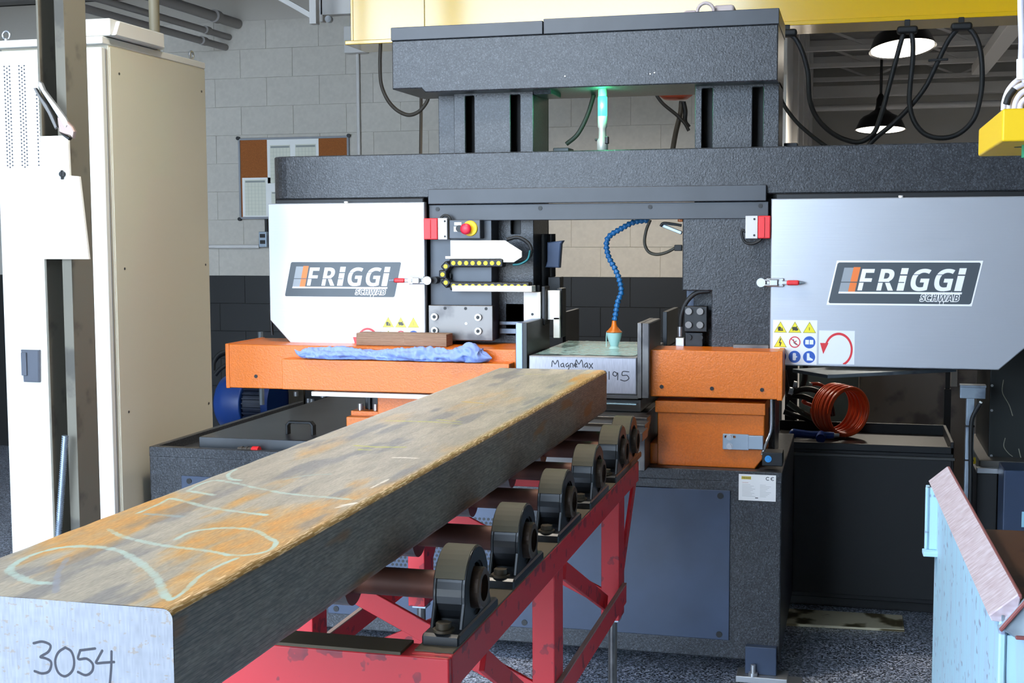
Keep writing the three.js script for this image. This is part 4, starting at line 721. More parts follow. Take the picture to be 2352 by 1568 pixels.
  part('upper_handle', prism(Pz([[-2.633,2.113,-3.855],[-2.625,2.107,-3.855],[-2.615,2.084,-3.855],[-2.574,2.034,-3.855],[-2.542,1.993,-3.855],[-2.524,1.964,-3.855],[-2.544,1.959,-3.855],[-2.565,1.991,-3.855],[-2.597,2.038,-3.855],[-2.622,2.073,-3.855],[-2.637,2.096,-3.855]]), zp - 0.009, zp + 0.009, 0.003), mat.steel, pl);
  part('lower_handle', prism(Pz([[-2.657,2.09,-3.855],[-2.647,2.091,-3.855],[-2.629,2.062,-3.855],[-2.607,2.035,-3.855],[-2.585,1.995,-3.855],[-2.57,1.96,-3.855],[-2.58,1.953,-3.855],[-2.605,2.004,-3.855],[-2.636,2.053,-3.855]]), zp - 0.006, zp + 0.006, 0.002), mat.machined, pl);
  part('jaw', prism(Pz([[-2.569,1.994,-3.855],[-2.543,1.988,-3.855],[-2.514,1.961,-3.855],[-2.505,1.944,-3.855],[-2.512,1.921,-3.855],[-2.523,1.93,-3.855],[-2.545,1.936,-3.855],[-2.564,1.943,-3.855],[-2.566,1.966,-3.855]]), zp - 0.008, zp + 0.008, 0.003), M('#a48f88', 0.4, 0.6), pl);
  part('lower_jaw', prism(Pz([[-2.561,1.942,-3.855],[-2.541,1.933,-3.855],[-2.522,1.924,-3.855],[-2.529,1.916,-3.855],[-2.551,1.931,-3.855]]), zp - 0.008, zp + 0.008, 0.002), mat.dark, pl);
  part('rivet', screwZ(-2.537, 1.962, zp + 0.008, 0.004, 0.003), mat.steel, pl);
  // threaded rod leaning in the column
  const ra = [[-2.585,0.925,-3.86],[-2.63,0.532,-3.86]], a = V(...ra[0]), d = V(...ra[1]).sub(a).normalize(), len = (a.y) / -d.y, e = a.clone().addScaledVector(d, len - 0.002);
  const rod = thing('threaded_rod', 'galvanised threaded rod leaning upright in the hollow of the steel column', 'rod', [e.x, 0, e.z]);
  part('rod_core', cyl(a.toArray(), e.toArray(), 0.0095, 0.0095, 14), mat.galv, rod);
  const th = []; for (let i = 0; i < 120; i++) { const p = a.clone().addScaledVector(d, i * 0.0072); th.push(between(new THREE.CylinderGeometry(0.0115, 0.0115, 0.0035, 14), p, p.clone().addScaledVector(d, 0.0035))); }
  part('thread', th, mat.galv, rod);
}
// ---------------------------------------------------------------- things on the orange slides
{
  const wx0 = -1.863, wx1 = -1.497;
  const wood = tex(512, 128, (u, v) => { const g = vnoise(u * 0.06, v, 60, 3) * 0.6 + vnoise(u * 0.3, v, 110, 5) * 0.4; return mix([0.60, 0.50, 0.42], [0.85, 0.76, 0.67], g * (0.7 + 0.3 * fbm(u, v, 10, 3, 2))); }, true, 3, 12);
  solo('wood_block', 'short length of weathered timber lying on the orange left vise slide', 'timber', [bx(wx0, wx1, 1.1745, 1.2225, -4.79, -4.71, 0.003)], new THREE.MeshStandardMaterial({ map: wood, roughness: 0.8, color: new THREE.Color('#cdc1b8') }), [(wx0 + wx1) / 2, 1.1745, -4.75]);
  // crumpled blue shop towel twisted into a long roll along the ledge
  const line = [[-2.076,1.167,-4.61],[-2.052,1.137,-4.61],[-2.023,1.131,-4.61],[-1.926,1.145,-4.61],[-1.803,1.142,-4.61],[-1.681,1.139,-4.61],[-1.577,1.137,-4.61],[-1.492,1.147,-4.61],[-1.424,1.159,-4.61],[-1.374,1.17,-4.61],[-1.34,1.151,-4.61],[-1.29,1.136,-4.61]].map((p) => V(p[0], Math.max(p[1] - 0.004, 1.145), p[2]));
  const cv = new THREE.CatmullRomCurve3(line, false, 'centripetal'), NS = 180, NK = 30, pos = [], idx = [];
  for (let i = 0; i <= NS; i++) {
    const t = i / NS, p = cv.getPointAt(t), T = cv.getTangentAt(t), U = V(0, 1, 0).addScaledVector(T, -T.y).normalize(), S = T.clone().cross(U);
    const end = Math.min(1, Math.sin(Math.min(t, 1 - t) * 18 > PI / 2 ? PI / 2 : Math.min(t, 1 - t) * 18) + 0.05), rad = 0.026 * (0.75 + 0.6 * vnoise(t * 0.99, 0.3, 9, 4)) * (t > 0.8 ? 1.25 : 1) * (t < 0.08 ? 0.8 : 1) * end;
    for (let k = 0; k < NK; k++) {
      const a = k / NK * 2 * PI, fold = 0.6 + 0.75 * Math.abs(vnoise(t * 0.9 + a * 0.02, k / NK, 13, 6) - 0.2) + 0.3 * (vnoise(t * 3 % 1, k / NK + t * 2, 21, 9) - 0.5);
      const q = p.clone().addScaledVector(U, Math.sin(a) * rad * fold).addScaledVector(S, Math.cos(a) * rad * fold * 1.3); q.y = Math.max(q.y, 1.1310); pos.push(q.x, q.y, q.z);
    }
  }
  for (let i = 0; i < NS; i++) for (let k = 0; k < NK; k++) { const a = i * NK + k, b = i * NK + (k + 1) % NK; idx.push(a, b, a + NK, b, b + NK, a + NK); }
  const g = new THREE.BufferGeometry(); g.setAttribute('position', new THREE.Float32BufferAttribute(pos, 3)); g.setIndex(idx); g.computeVertexNormals();
  g.setAttribute('uv', new THREE.Float32BufferAttribute(new Float32Array(pos.length / 3 * 2), 2));
  solo('shop_towel', 'crumpled blue shop towel twisted into a long roll on the orange slide ledge', 'towel', g, M('#97afee', 0.9, 0, { map: tex(256, 256, (u, v) => mix([0.8, 0.8, 0.86], [1, 1, 1], fbm(u, v, 20, 3, 4)), true, 4) }), [line[5].x, 1.131, line[5].z]);
}
// ---------------------------------------------------------------- overhead crane, festoon cable, pendants
{
  const x0 = -2.45, x1 = 4.9, zc = -6.2, yb = 2.55, yt = 2.98;
  const cr = thing('crane_beam', 'bright yellow overhead crane beam running across behind the saw header', 'crane beam', [1.2, yb, -6.3]);
  part('web', bx(x0, x1, yb + 0.012, yt, -6.42, zc, 0.004), mat.yellow, cr);
  part('bottom_flange', bx(x0 - 0.03, x1, yb - 0.008, yb + 0.012, -6.46, zc + 0.025, 0.003), mat.yellow, cr);
  part('end_plate', bx(x0 - 0.006, x0 + 0.006, yb + 0.012, yt, -6.44, zc + 0.004, 0.002), mat.yellow, cr);
  part('splice_strip', bx(-2.072, -2.068, yb + 0.012, yt, zc, zc + 0.003, 0.001), M('#b08f10', 0.5), cr);
  part('top_flange', bx(x0 - 0.03, x1, yt, yt + 0.02, -6.46, zc + 0.025, 0.003), mat.yellow, cr);
  part('hanger', [bx(-1.7, -1.6, yt + 0.02, HB, -6.4, -6.25), bx(3.4, 3.5, yt + 0.02, HB, -6.4, -6.25)], mat.yellow, cr);
  const cz = -6.16;
  const fes = thing('festoon_cable', 'black festoon cable hanging in loops below the yellow crane beam', 'cable', [0.3, 2.2, cz]);
  const cab = (l, r = 0.0115, n = 90) => part('cable_loop', tube(l, r, n, 10), mat.rubber, fes);
  cab([[-0.336,2.505,-6.16],[-0.297,2.493,-6.16],[-0.262,2.441,-6.16],[-0.227,2.329,-6.16],[-0.216,2.201,-6.16],[-0.184,2.122,-6.16],[-0.117,2.052,-6.16],[-0.05,2.017,-6.16],[0.007,2.008,-6.16],[0.064,2.042,-6.16],[0.1,2.134,-6.16],[0.126,2.239,-6.16],[0.161,2.382,-6.16],[0.187,2.48,-6.16],[0.199,2.503,-6.16]]);
  cab([[0.214,2.501,-6.15],[0.226,2.455,-6.15],[0.228,2.359,-6.15],[0.219,2.245,-6.15],[0.219,2.168,-6.15],[0.241,2.091,-6.15],[0.288,2.036,-6.15],[0.353,2.017,-6.15],[0.426,2.032,-6.15],[0.489,2.094,-6.15],[0.517,2.197,-6.15],[0.522,2.292,-6.15],[0.509,2.405,-6.15],[0.48,2.472,-6.15],[0.443,2.502,-6.15],[0.416,2.503,-6.15]]);
  cab([[0.426,2.506,-6.17],[0.382,2.451,-6.17],[0.329,2.339,-6.17],[0.285,2.245,-6.17],[0.221,2.16,-6.17],[0.148,2.085,-6.17],[0.074,2.023,-6.17],[0.027,1.971,-6.17]]);
  cab([[-0.343,2.218,-6],[-0.324,2.17,-6],[-0.266,2.091,-6],[-0.199,2.029,-6],[-0.132,1.977,-6]], 0.009, 40);
  for (const px of [1808, 2084, 2210]) { const x = px === 1808 ? -0.321 : px === 2084 ? 0.203 : 0.431, y = px === 1808 ? 2.508 : px === 2084 ? 2.499 : 2.504; part('cable_clamp', [bx(x - 0.045, x + 0.045, y - 0.02, y + 0.014, cz - 0.03, cz + 0.03, 0.012), bx(x - 0.012, x + 0.012, y, yb - 0.006, cz - 0.02, cz + 0.0)], mat.rubber, fes); }
  part('cable_tie', bar([0.295,2.36,-6.16], [0.379,2.362,-6.16], 0.012, 0.01, [0, 0, 1]), mat.rubber, fes);
  const c2 = solo('power_cable', 'thin dark cable drooping from the yellow beam end beside the header', 'cable', tube([[-2.306,2.555,-6.215],[-2.31,2.44,-6.215],[-2.304,2.344,-6.215],[-2.268,2.263,-6.215],[-2.216,2.212,-6.215],[-2.159,2.191,-6.215],[-2.109,2.207,-6.215],[-2.072,2.245,-6.215],[-2.056,2.278,-6.215]], 0.0095, 70), M('#3a342c', 0.6), [[-2.171,2.192,-6.215]][0]);
  solo('hanging_cable', 'vertical dark cable hanging against the block wall left of the twin columns', 'cable', [tube([[-2.53,2.463,-7.5],[-2.531,2.322,-7.5],[-2.536,2.103,-7.5],[-2.538,1.908,-7.5]], 0.010, 30), cyl([-2.53,2.461,-7.5], [-2.53, H, -7.5], 0.010)], M('#4a4034', 0.6), [[-2.538,1.908,-7.5]][0]);
  solo('curved_cable', 'dark cable curving up behind the green signal lamp', 'cable', tube([[-1.128,1.957,-5.15],[-1.085,1.992,-5.15],[-1.046,2.06,-5.15],[-1.02,2.136,-5.15],[-1.006,2.192,-5.15]], 0.009, 40), M('#3a3a34', 0.6), [[-1.128,1.957,-5.15]][0]);
  const reel = thing('hose_reel', 'small orange red reel housing hanging behind the right saw column', 'reel', [[-0.85,2.264,-6.3]][0]);
  { const [rx, ry, rz] = [[-0.846,2.266,-6.3]][0];
    part('reel_body', lathe([[0, -0.035], [0.055, -0.032], [0.08, -0.012], [0.085, 0.008], [0.07, 0.022], [0, 0.028]], 36).scale(1, 0.9, 1).translate(rx, ry, rz), M('#d9542c', 0.4), reel);
    part('reel_hanger', [cyl([rx, ry + 0.02, rz], [rx, 2.545, rz], 0.012)], mat.dark, reel);
    part('reel_cable', tube([[-0.817,2.228,-6.3],[-0.824,2.167,-6.3],[-0.845,2.079,-6.3],[-0.861,1.986,-6.3]], 0.0125, 40), M('#4a4238', 0.6), reel);
    part('reel_cable', tube([[-0.955,2.293,-6.25],[-0.905,2.22,-6.25],[-0.832,2.157,-6.25],[-0.797,2.121,-6.25],[-0.776,2.084,-6.25]], 0.008, 40), M('#2e2b28', 0.6), reel);
    part('reel_loop', tube([[-0.806,2.222,-6.28],[-0.797,2.179,-6.28],[-0.797,2.128,-6.28],[-0.78,2.103,-6.28]], 0.011, 30), mat.rubber, reel); }
  // yellow hoist box with white curled cables, near the right edge
  const hb = thing('hoist_box', 'yellow steel hoist box with white curled cables at the right edge', 'hoist', [0.45, 1.84, -2.6]);
  const hx = 0.233, hy1 = 1.806, hy0 = 1.751;
  part('box_body', bx(hx, hx + 0.22, hy0, hy1, -2.79, -2.35, 0.004), mat.hoistYellow, hb);
  part('box_screw', cyl([hx + 0.045, hy0 - 0.001, -2.5], [hx + 0.045, hy0 + 0.002, -2.5], 0.009), mat.black, hb);
  part('green_plug', cyl([hx + 0.055, hy0 - 0.022, -2.45], [hx + 0.055, hy0, -2.45], 0.012), M('#3f9e72', 0.5), hb);
  const cc = M('#dcd6e4', 0.45);
  for (const l of [[[0.25,1.816,-2.5],[0.251,1.832,-2.5],[0.258,1.852,-2.5],[0.271,1.867,-2.5],[0.282,1.873,-2.5],[0.303,1.873,-2.5]], [[0.255,1.812,-2.46],[0.257,1.831,-2.46],[0.264,1.848,-2.46],[0.278,1.856,-2.46],[0.301,1.859,-2.46]], [[0.259,1.808,-2.42],[0.262,1.824,-2.42],[0.27,1.837,-2.42],[0.282,1.843,-2.42],[0.301,1.842,-2.42]], [[0.266,1.806,-2.4],[0.268,1.818,-2.4],[0.276,1.826,-2.4],[0.294,1.829,-2.4]]]) part('curled_cable', tube(l, 0.0052, 40, 8), cc, hb);
  part('cable_drop', [tube([[0.268,2.044,-2.45],[0.269,1.985,-2.45],[0.272,1.933,-2.45],[0.273,1.888,-2.45],[0.28,1.858,-2.45]], 0.006, 40, 8)], cc, hb);
  part('drop_sleeve', cyl([0.273,1.864,-2.45], [0.272,1.899,-2.45], 0.0085), mat.white, hb);
  part('black_tie', tube([[0.248,1.821,-2.44],[0.252,1.834,-2.44],[0.261,1.847,-2.44]], 0.006, 20, 8), mat.rubber, hb);
  part('hoist_chain', cyl([hx + 0.14, hy1 - 0.01, -2.57], [hx + 0.14, HB - 0.001, -2.57], 0.008), mat.steel, hb);

  // pendant lamps: built once, copied
  function addLocal(name, gs, m, parent) { const mesh = new THREE.Mesh(join(gs), m); mesh.name = name; return addTo(parent, mesh); }
  function pendant(pos, label, power = 7, roof = H, tilt = [0, 0]) {
    const lean = (g) => g.translate(0, -0.29, 0).rotateX(tilt[0]).rotateZ(tilt[1]).translate(0, 0.29, 0);      // the shade hangs a little askew on its stem
    const o = new THREE.Group(); o.name = numbered('pendant_lamp'); o.position.set(...pos); scene.add(o); tag(o, label, 'pendant lamp', 'black pendant lamps');
    const sh = addLocal('lamp_shade', lean(lathe([[0.205, 0], [0.2, 0.012], [0.168, 0.085], [0.14, 0.112], [0.1, 0.13], [0.075, 0.15], [0.05, 0.165], [0.05, 0.17], [0.0, 0.17]], 48)), mat.lampBlack, o);
    addLocal('lamp_neck', lean(lathe([[0, 0.16], [0.046, 0.165], [0.04, 0.2], [0.034, 0.26], [0.02, 0.29], [0.014, 0.3], [0, 0.3]], 28)), mat.lampBlack, o);
    addLocal('stem', cyl([0, 0.29, 0], [0, roof - pos[1], 0], 0.011), mat.lampBlack, o);
    addLocal('diffuser', lean(lathe([[0, 0.002], [0.1, 0.001], [0.192, 0.006], [0.192, 0.012], [0, 0.012]], 40)), mat.lampGlow, o);
    const l = new THREE.SpotLight(new THREE.Color(1, 0.91, 0.78), power, 0, 1.35, 0.6, 2); l.position.set(pos[0], pos[1] - 0.02, pos[2]); l.target.position.set(pos[0], 0, pos[2]); l.castShadow = true; l.shadow.radius = 9; scene.add(l, l.target);
    return o;
  }
  pendant([0.234, 2.737, -8.7], 'black pendant lamp with bright white diffuser, upper and nearer of the two', 7, H, [-0.17, 0.09]);
  pendant([0.175, 2.437, -11.3], 'black pendant lamp on long stem, lower and farther of the two', 7, H, [-0.09, 0]);
  pendant([-1.5, 2.78, -7.2], 'black pendant lamp hidden behind the saw header in front of the block wall', 8);
  pendant([-1.5, 3.55, -3.7], 'black pendant lamp high above the steel bar in the tall front bay', 10, HB);
}
// ---------------------------------------------------------------- wall furniture
{
  const zw = -8.598;
  const bd = thing('pin_board', 'cork pin board with white papers on the block wall behind the saw', 'notice board', [-3.85, 1.715, zw]);
  const [bx0, bx1] = [-4.271, -3.428];
  part('board_frame', [bx(bx0, bx1, 2.272, 2.287, zw, zw + 0.02), bx(bx0, bx1, 1.715, 1.73, zw, zw + 0.02), bx(bx0, bx0 + 0.015, 1.715, 2.287, zw, zw + 0.02), bx(bx1 - 0.015, bx1, 1.715, 2.287, zw, zw + 0.02)], M('#8a8c90', 0.5), bd);
  part('cork_panel', bx(bx0 + 0.01, bx1 - 0.01, 1.72, 2.28, zw, zw + 0.012, 0), mat.cork, bd);
  for (const x of [bx0, bx1]) for (const y of [1.715, 2.287]) part('corner_cap', screwZ(x, y, zw + 0.01, 0.013, 0.014), mat.dark, bd);
  const lines = canvasTex(128, 160, (c, w, h) => { c.fillStyle = '#d4d4c4'; c.fillRect(0, 0, w, h); c.fillStyle = '#8f9490'; c.fillRect(4, 4, w - 8, 8); c.strokeStyle = '#b9bcae'; c.lineWidth = 2; for (let i = 1; i < 6; i++) { c.beginPath(); c.moveTo(i * 21, 14); c.lineTo(i * 21, h); c.stroke(); } for (let i = 1; i < 9; i++) { c.globalAlpha = 0.5; c.beginPath(); c.moveTo(0, 14 + i * 16); c.lineTo(w, 14 + i * 16); c.stroke(); } });
  const sheetM = new THREE.MeshStandardMaterial({ map: lines, roughness: 0.8 });
  const back = (x0, x1, y0, y1) => part('backing_sheet', bx(x0, x1, y0, y1, zw + 0.012, zw + 0.016, 0), mat.paper, bd);
  const sheet = (x0, x1, y0, y1) => part('printed_sheet', new THREE.BoxGeometry(x1 - x0, y1 - y0, 0.001).translate((x0 + x1) / 2, (y0 + y1) / 2, zw + 0.0175), sheetM, bd, { keepUV: true });
  back(-4.047,-3.655,1.966,2.277); sheet(-4.024,-3.871,1.967,2.233); sheet(-3.831,-3.675,1.965,2.235);
  back(-4.245,-3.969,1.729,2.007); sheet(-4.225,-4.063,1.739,1.992); sheet(-4.02,-3.836,1.737,1.906);
  const ol = thing('wall_outlet', 'dark double outlet box on the wall left of the left wheel door', 'outlet', [-4.087, 1.55, zw]);
  { const x = -4.079, y = 1.574;
    part('outlet_box', bx(x - 0.03, x + 0.03, y - 0.06, y + 0.05, zw, zw + 0.05, 0.004), mat.galv, ol);
    for (const s of [-0.022, 0.022]) part('socket', bx(x - 0.02, x + 0.02, y + s - 0.014, y + s + 0.012, zw + 0.048, zw + 0.054), mat.black, ol);
    part('riser', cyl([x + 0.018, y + 0.05, zw + 0.02], [x + 0.018, y + 0.14, zw + 0.02], 0.012), mat.dark, ol); }
  solo('wall_pipe', 'white painted conduit running level along the wall above the black band', 'conduit', cyl([-5.6, 1.519, zw + 0.018], [-4.12, 1.519, zw + 0.018], 0.014), mat.whitePaint, [-4.8, 1.519, zw]);
  const jb = thing('junction_box', 'pale wall box below the yellow beam end with conduit running down', 'junction box', [-3.38, 2.9, zw]);
  part('box_body', [bx(-3.434, -3.275, 2.845, 3.028, zw, zw + 0.07, 0.006)], mat.whitePaint, jb);
  part('conduit', cyl([-3.354, 1.4, zw + 0.016], [-3.354, 2.845, zw + 0.016], 0.012), mat.whitePaint, jb);
  // pipes under the roof at the left, meeting the wall
  for (const [i, [x, y, r, l]] of [[-4.26, 3.09, 0.035, 'thick pale pipe under the roof, uppermost of the pipes meeting the wall'], [-4.33, 3.0, 0.022, 'thin pale pipe under the roof, middle one of the pipes meeting the wall'], [-4.36, 2.93, 0.024, 'thin pale pipe under the roof, lowest of the pipes meeting the wall']].entries())
    solo('ceiling_pipe', l, 'pipe', [cyl([x, y, zw], [x - 0.05, y, -6.6], r), cyl([x, y, zw + 0.3], [x, y, zw + 0.36], r * 1.25)], M('#8f8a86', 0.6), [x, y, -5.5], { group: 'pipes under the roof at the left' });
  const bk = thing('roof_bracket', 'white steel bracket with diagonal brace beside the yellow beam end', 'bracket', [-3, 3.2, -7]);
  part('post', bx(-3.017, -2.975, 2.79, H, -7.03, -6.98), mat.whitePaint, bk);
  part('post', bx(-3.049, -3.027, 2.837, H, -7.25, -7.2), mat.whitePaint, bk);
  part('diagonal', bar([-3.425,3.074,-7], [-3.004,2.834,-7], 0.035, 0.03, [0, 0, 1]), mat.whitePaint, bk);
  part('arm', [bx(-3.042, -2.5, 2.875, 2.977, -7.26, -7.2)], mat.whitePaint, bk);
  part('bolt', screwZ(-2.982, 2.846, -7.2, 0.02, 0.03, 12), mat.steel, bk);
  // square duct along the ceiling at the right
  solo('ceiling_duct', 'pale rectangular duct running lengthwise under the roof at the far right', 'duct', bx(0.90, 1.02, 2.90, 2.98, -11.6, -6.63, 0.004), mat.whitePaint, [0.96, 2.9, -9]);
  solo('far_pipe', 'thin pale pipe crossing level below the far roof joists', 'pipe', cyl([-0.44, 2.78, -12.9], [5.1, 2.78, -12.9], 0.03), mat.whitePaint, [2, 2.78, -12.9]);
  solo('far_beam', 'pale roof beam crossing the far bay beyond the pendant lamps', 'beam', bx(-0.44, 5.1, 2.93, 3.04, -13.5, -13.4), mat.whitePaint, [2, 2.93, -13.4]);
}
// ---------------------------------------------------------------- right side: tank, air hose, posts, panels, painted trough
{
  const x0 = -0.33, x1 = 0.404, yt = 0.667 + 0.024, zf = -5.62, zb = -6.13;
  const tk = thing('tray_cabinet', 'low black steel tray cabinet with raised rim standing right of the saw base', 'cabinet', [0.05, 0, -6.1]);
  part('cabinet_body', bx(x0, x1, 0.05, yt - 0.004, zb, zf, 0.004), mat.dark, tk);
  part('front_panel', bx(-0.24, x1 - 0.01, 0.07, yt - 0.03, zf - 0.002, zf + 0.008, 0.002), M('#0c0e11', 0.5), tk);
  part('plinth', bx(x0 + 0.03, x1 - 0.03, 0.0, 0.06, zb + 0.03, zf - 0.05), mat.black, tk);
  part('tray_rim', [bx(x0, x1, yt - 0.006, yt + 0.024, zf - 0.02, zf - 0.005), bx(x0, x1, yt - 0.006, yt + 0.045, zb, zb + 0.012), bx(x1 - 0.014, x1, yt - 0.006, yt + 0.045, zb, zf - 0.005)], mat.dark, tk);
  part('front_edge', bx(x0, x1 + 0.004, yt - 0.03, yt - 0.018, zf - 0.004, zf + 0.014, 0.002), M('#4a4a48', 0.45, 0.3), tk);
  part('tray_sheet', bx(x0 + 0.005, x1 - 0.014, yt - 0.005, yt + 0.001, zb + 0.01, zf - 0.02, 0), M('#1f1c1b', 0.38), tk);
  // coiled orange air hose
  const ty = yt + 0.002;
  const [hx, hy, hz] = [[-0.038,0.797,-5.95]][0];
  const coil = thing('air_hose', 'coiled orange air hose lying on the black tray', 'air hose', [hx, ty, hz]);
  const R = 0.108, cp = [], turns = 10, ax = V(-0.62, 0.06, -0.78).normalize(), eu = V(0, 1, 0).addScaledVector(ax, -ax.y).normalize(), es = eu.clone().cross(ax), c0 = V(hx + 0.02, ty + 0.0095 + R, hz + 0.05);
  for (let i = 0; i <= turns * 28; i++) { const t = i / (turns * 28), a = t * turns * 2 * PI, r = R * (1 - 0.05 * Math.sin(a * 0.23) ** 2); cp.push(c0.clone().addScaledVector(ax, t * 0.13).addScaledVector(eu, Math.sin(a) * r + (r - R) * 0).addScaledVector(es, Math.cos(a) * r)); }
  part('coil', new THREE.TubeGeometry(new THREE.CatmullRomCurve3(cp), turns * 40, 0.0088, 8), M('#e4501c', 0.3), coil);
  part('hose_tail', tube([[hx - 0.04, ty + R * 2.1, hz - 0.06], ...[[-0.117,0.901,-6.05],[-0.156,0.916,-6.05],[-0.19,0.915,-6.05]]], 0.0085, 40), M('#c8401e', 0.35), coil);
  part('hose_tail', tube([[-0.105,0.762,-6.05],[-0.154,0.8,-6.05],[-0.189,0.819,-6.05],[-0.222,0.834,-6.05],[-0.203,0.849,-6.05]], 0.0085, 40), M('#c8401e', 0.35), coil);
  part('hose_fitting', cyl([-0.198,0.915,-6.05], [-0.182,0.913,-6.05], 0.009), mat.steel, coil);
  const bh = thing('hydraulic_hoses', 'bundle of black and green hydraulic hoses behind the orange air hose', 'hoses', [[-0.214,0.792,-6.1]][0]);
  for (const [l, c] of [[[[-0.265,0.883,-6],[-0.211,0.898,-6],[-0.154,0.886,-6],[-0.105,0.838,-6],[-0.091,0.779,-6]], '#121412'], [[[-0.269,0.864,-6.02],[-0.212,0.858,-6.02],[-0.153,0.824,-6.02],[-0.13,0.765,-6.02],[-0.121,0.716,-6.02]], '#141614'], [[[-0.287,0.833,-6],[-0.239,0.8,-6],[-0.171,0.763,-6],[-0.129,0.744,-6]], '#3c4a3e'], [[[-0.311,0.779,-6.1],[-0.252,0.76,-6.1],[-0.174,0.743,-6.1],[-0.115,0.731,-6.1]], '#101110'], [[[-0.314,0.971,-6.1],[-0.303,0.91,-6.1],[-0.289,0.85,-6.1]], '#101110'], [[[-0.216,0.993,-6.1],[-0.219,0.933,-6.1],[-0.234,0.882,-6.1]], '#101110']]) part('hose', tube(l, 0.013, 40), M(c, 0.45), bh);
  for (const l of [[[-0.265,0.918,-6],[-0.25,0.915,-6]], [[-0.284,0.89,-6],[-0.265,0.885,-6]]]) part('hose_fitting', cyl(l[0], l[1], 0.016), mat.steel, bh);
  part('manifold', bx(-0.309, -0.256, 0.64, 1.1, -6.25, -6.15), mat.black, bh);
  // blue air gun
  const ag = thing('air_gun', 'dark blue plastic air gun lying on the black tray', 'air gun', [[-0.164,0.708,-5.8]][0].map((v, i) => i === 1 ? ty : v));
  const gz = -5.78, gy = ty + 0.03, gX = (px) => [-0.294, -0.109].reduce((a, b) => a + (b - a) * (px - 1800) / 100);
  part('gun_body', [cyl([gX(1822), gy + 0.006, gz], [gX(1868), gy, gz], 0.019, 0.016), cyl([gX(1866), gy, gz], [gX(1916), gy + 0.002, gz], 0.018, 0.014), cyl([gX(1886), gy, gz - 0.01], [gX(1886), gy - 0.008, gz + 0.045], 0.02, 0.02), new THREE.SphereGeometry(0.021, 16, 12).translate(gX(1824), gy + 0.004, gz)], mat.blue, ag);
  part('gun_nozzle', cyl([gX(1915), gy + 0.002, gz], [gX(1928), gy + 0.003, gz], 0.009, 0.008), mat.steel, ag);
  solo('silver_rod', 'short bright rod standing at the left end of the black tray', 'rod', cyl([-0.323,0.718,-5.7], [-0.316,0.784,-5.7], 0.006), mat.steel, [[-0.323,0.718,-5.7]][0]);
  // galvanised post with cap
  const zp = -5.15, gp = thing('galvanised_post', 'galvanised post with a flat top bracket and black cable beside the tray', 'post', [0.421, 0, zp]);
  part('post', bx(0.41, 0.44, 0.0, 0.982, zp - 0.035, zp), mat.galv, gp);
  part('top_bracket', [bx(0.386,0.478,0.977,1.02, zp - 0.03, zp + 0.004, 0.003), bx(0.386,0.48,1.019,1.028, zp - 0.05, zp + 0.006, 0.002)], mat.galv, gp);
  part('post_cable', tube([...[[0.458,0.964,-5.13],[0.438,0.926,-5.13],[0.429,0.898,-5.13],[0.427,0.84,-5.13],[0.43,0.675,-5.13]], [0.43, 0.02, -5.13]], 0.008, 60), mat.rubber, gp);
  part('cable_band', [bx(0.407, 0.442, 0.868, 0.876, zp - 0.037, zp + 0.002), bx(0.407, 0.442, 0.739, 0.746, zp - 0.037, zp + 0.002)], mat.black, gp);
  part('sensor', cyl([[0.461,0.969,-5.13]][0], [[0.449,0.948,-5.13]][0], 0.006), mat.white, gp);
  const bp = thing('black_post', 'slim black post rising behind the black tray under the right wheel door', 'post', [0.457, 0, -6.75]);
  part('post_lower', bx(0.433, 0.466, 0, 0.828, -6.79, -6.75), mat.black, bp);
  part('post_upper', bx(0.437, 0.459, 0.828, 1.25, -6.785, -6.755), mat.black, bp);
  // panels of the machinery behind
  const pn = thing('conveyor_housing', 'brownish grey sheet metal housing standing behind the black tray', 'housing', [0.4, 0, -7.4]);
  part('housing_panel', bx(0.025, 0.734, 0, 1.25, -8.0, -7.3, 0.004), M('#7a7068', 0.55, 0.1, { map: blotch }), pn);
  part('housing_trim', [bx(0.498, 0.533, 0.78, 1.2, -7.3, -7.28)], M('#8a8580', 0.5), pn);
  part('housing_trim', [bx(0.62, 0.641, 0.2, 0.72, -7.3, -7.28)], M('#8a8580', 0.5), pn);
  const gpn = thing('green_panel', 'dark green machine panel standing behind the air hose', 'panel', [-0.1, 0, -7.0]);
  part('panel_sheet', bx(-0.28, 0.024, 0, 1.2, -7.2, -7.0, 0.004), M('#55584e', 0.6), gpn);
  const rp = thing('machine_cover', 'dark machine end cover with scratched face and screws at the right edge', 'cover', [0.75, 0, -5.5]);
  const sx0 = 0.511;
  part('cover_sheet', bx(sx0, 1.6, 0.723, 1.74, -5.9, -5.35, 0.004), M('#202423', 0.45, 0.2), rp);
  for (const [x, y] of [[0.519,1.006,-5.35],[0.52,0.909,-5.35],[0.523,0.731,-5.35]]) part('cover_screw', screwZ(x, y, -5.35, 0.005, 0.003), mat.steel, rp);
  for (const l of [[[0.56,1.03,-5.349],[0.557,0.982,-5.349],[0.583,0.932,-5.349],[0.597,0.89,-5.349]], [[0.572,0.803,-5.349],[0.568,0.769,-5.349],[0.588,0.741,-5.349],[0.601,0.731,-5.349]], [[0.622,0.763,-5.349],[0.633,0.719,-5.349]]]) part('scratch', tube(l, 0.0018, 20, 6), M('#8f8c7c', 0.6), rp);
  const rb = part('cover_base', [bx(0.47, 1.6, 0.36, 0.728, -5.95, -5.25, 0.004)], M('#4a4742', 0.6), rp);
  part('base_edge', bx(0.458, 0.537, 0.686, 0.706, -5.24, -5.2, 0.002), mat.steel, rp);
  part('yellow_valve', [cyl([0.441,0.746,-5.2], [0.442,0.723,-5.2], 0.012)], mat.yellowPaint, rp);
  part('cover_foot', bx(0.46, 0.535, 0, 0.684, -5.6, -5.22), mat.black, rp);
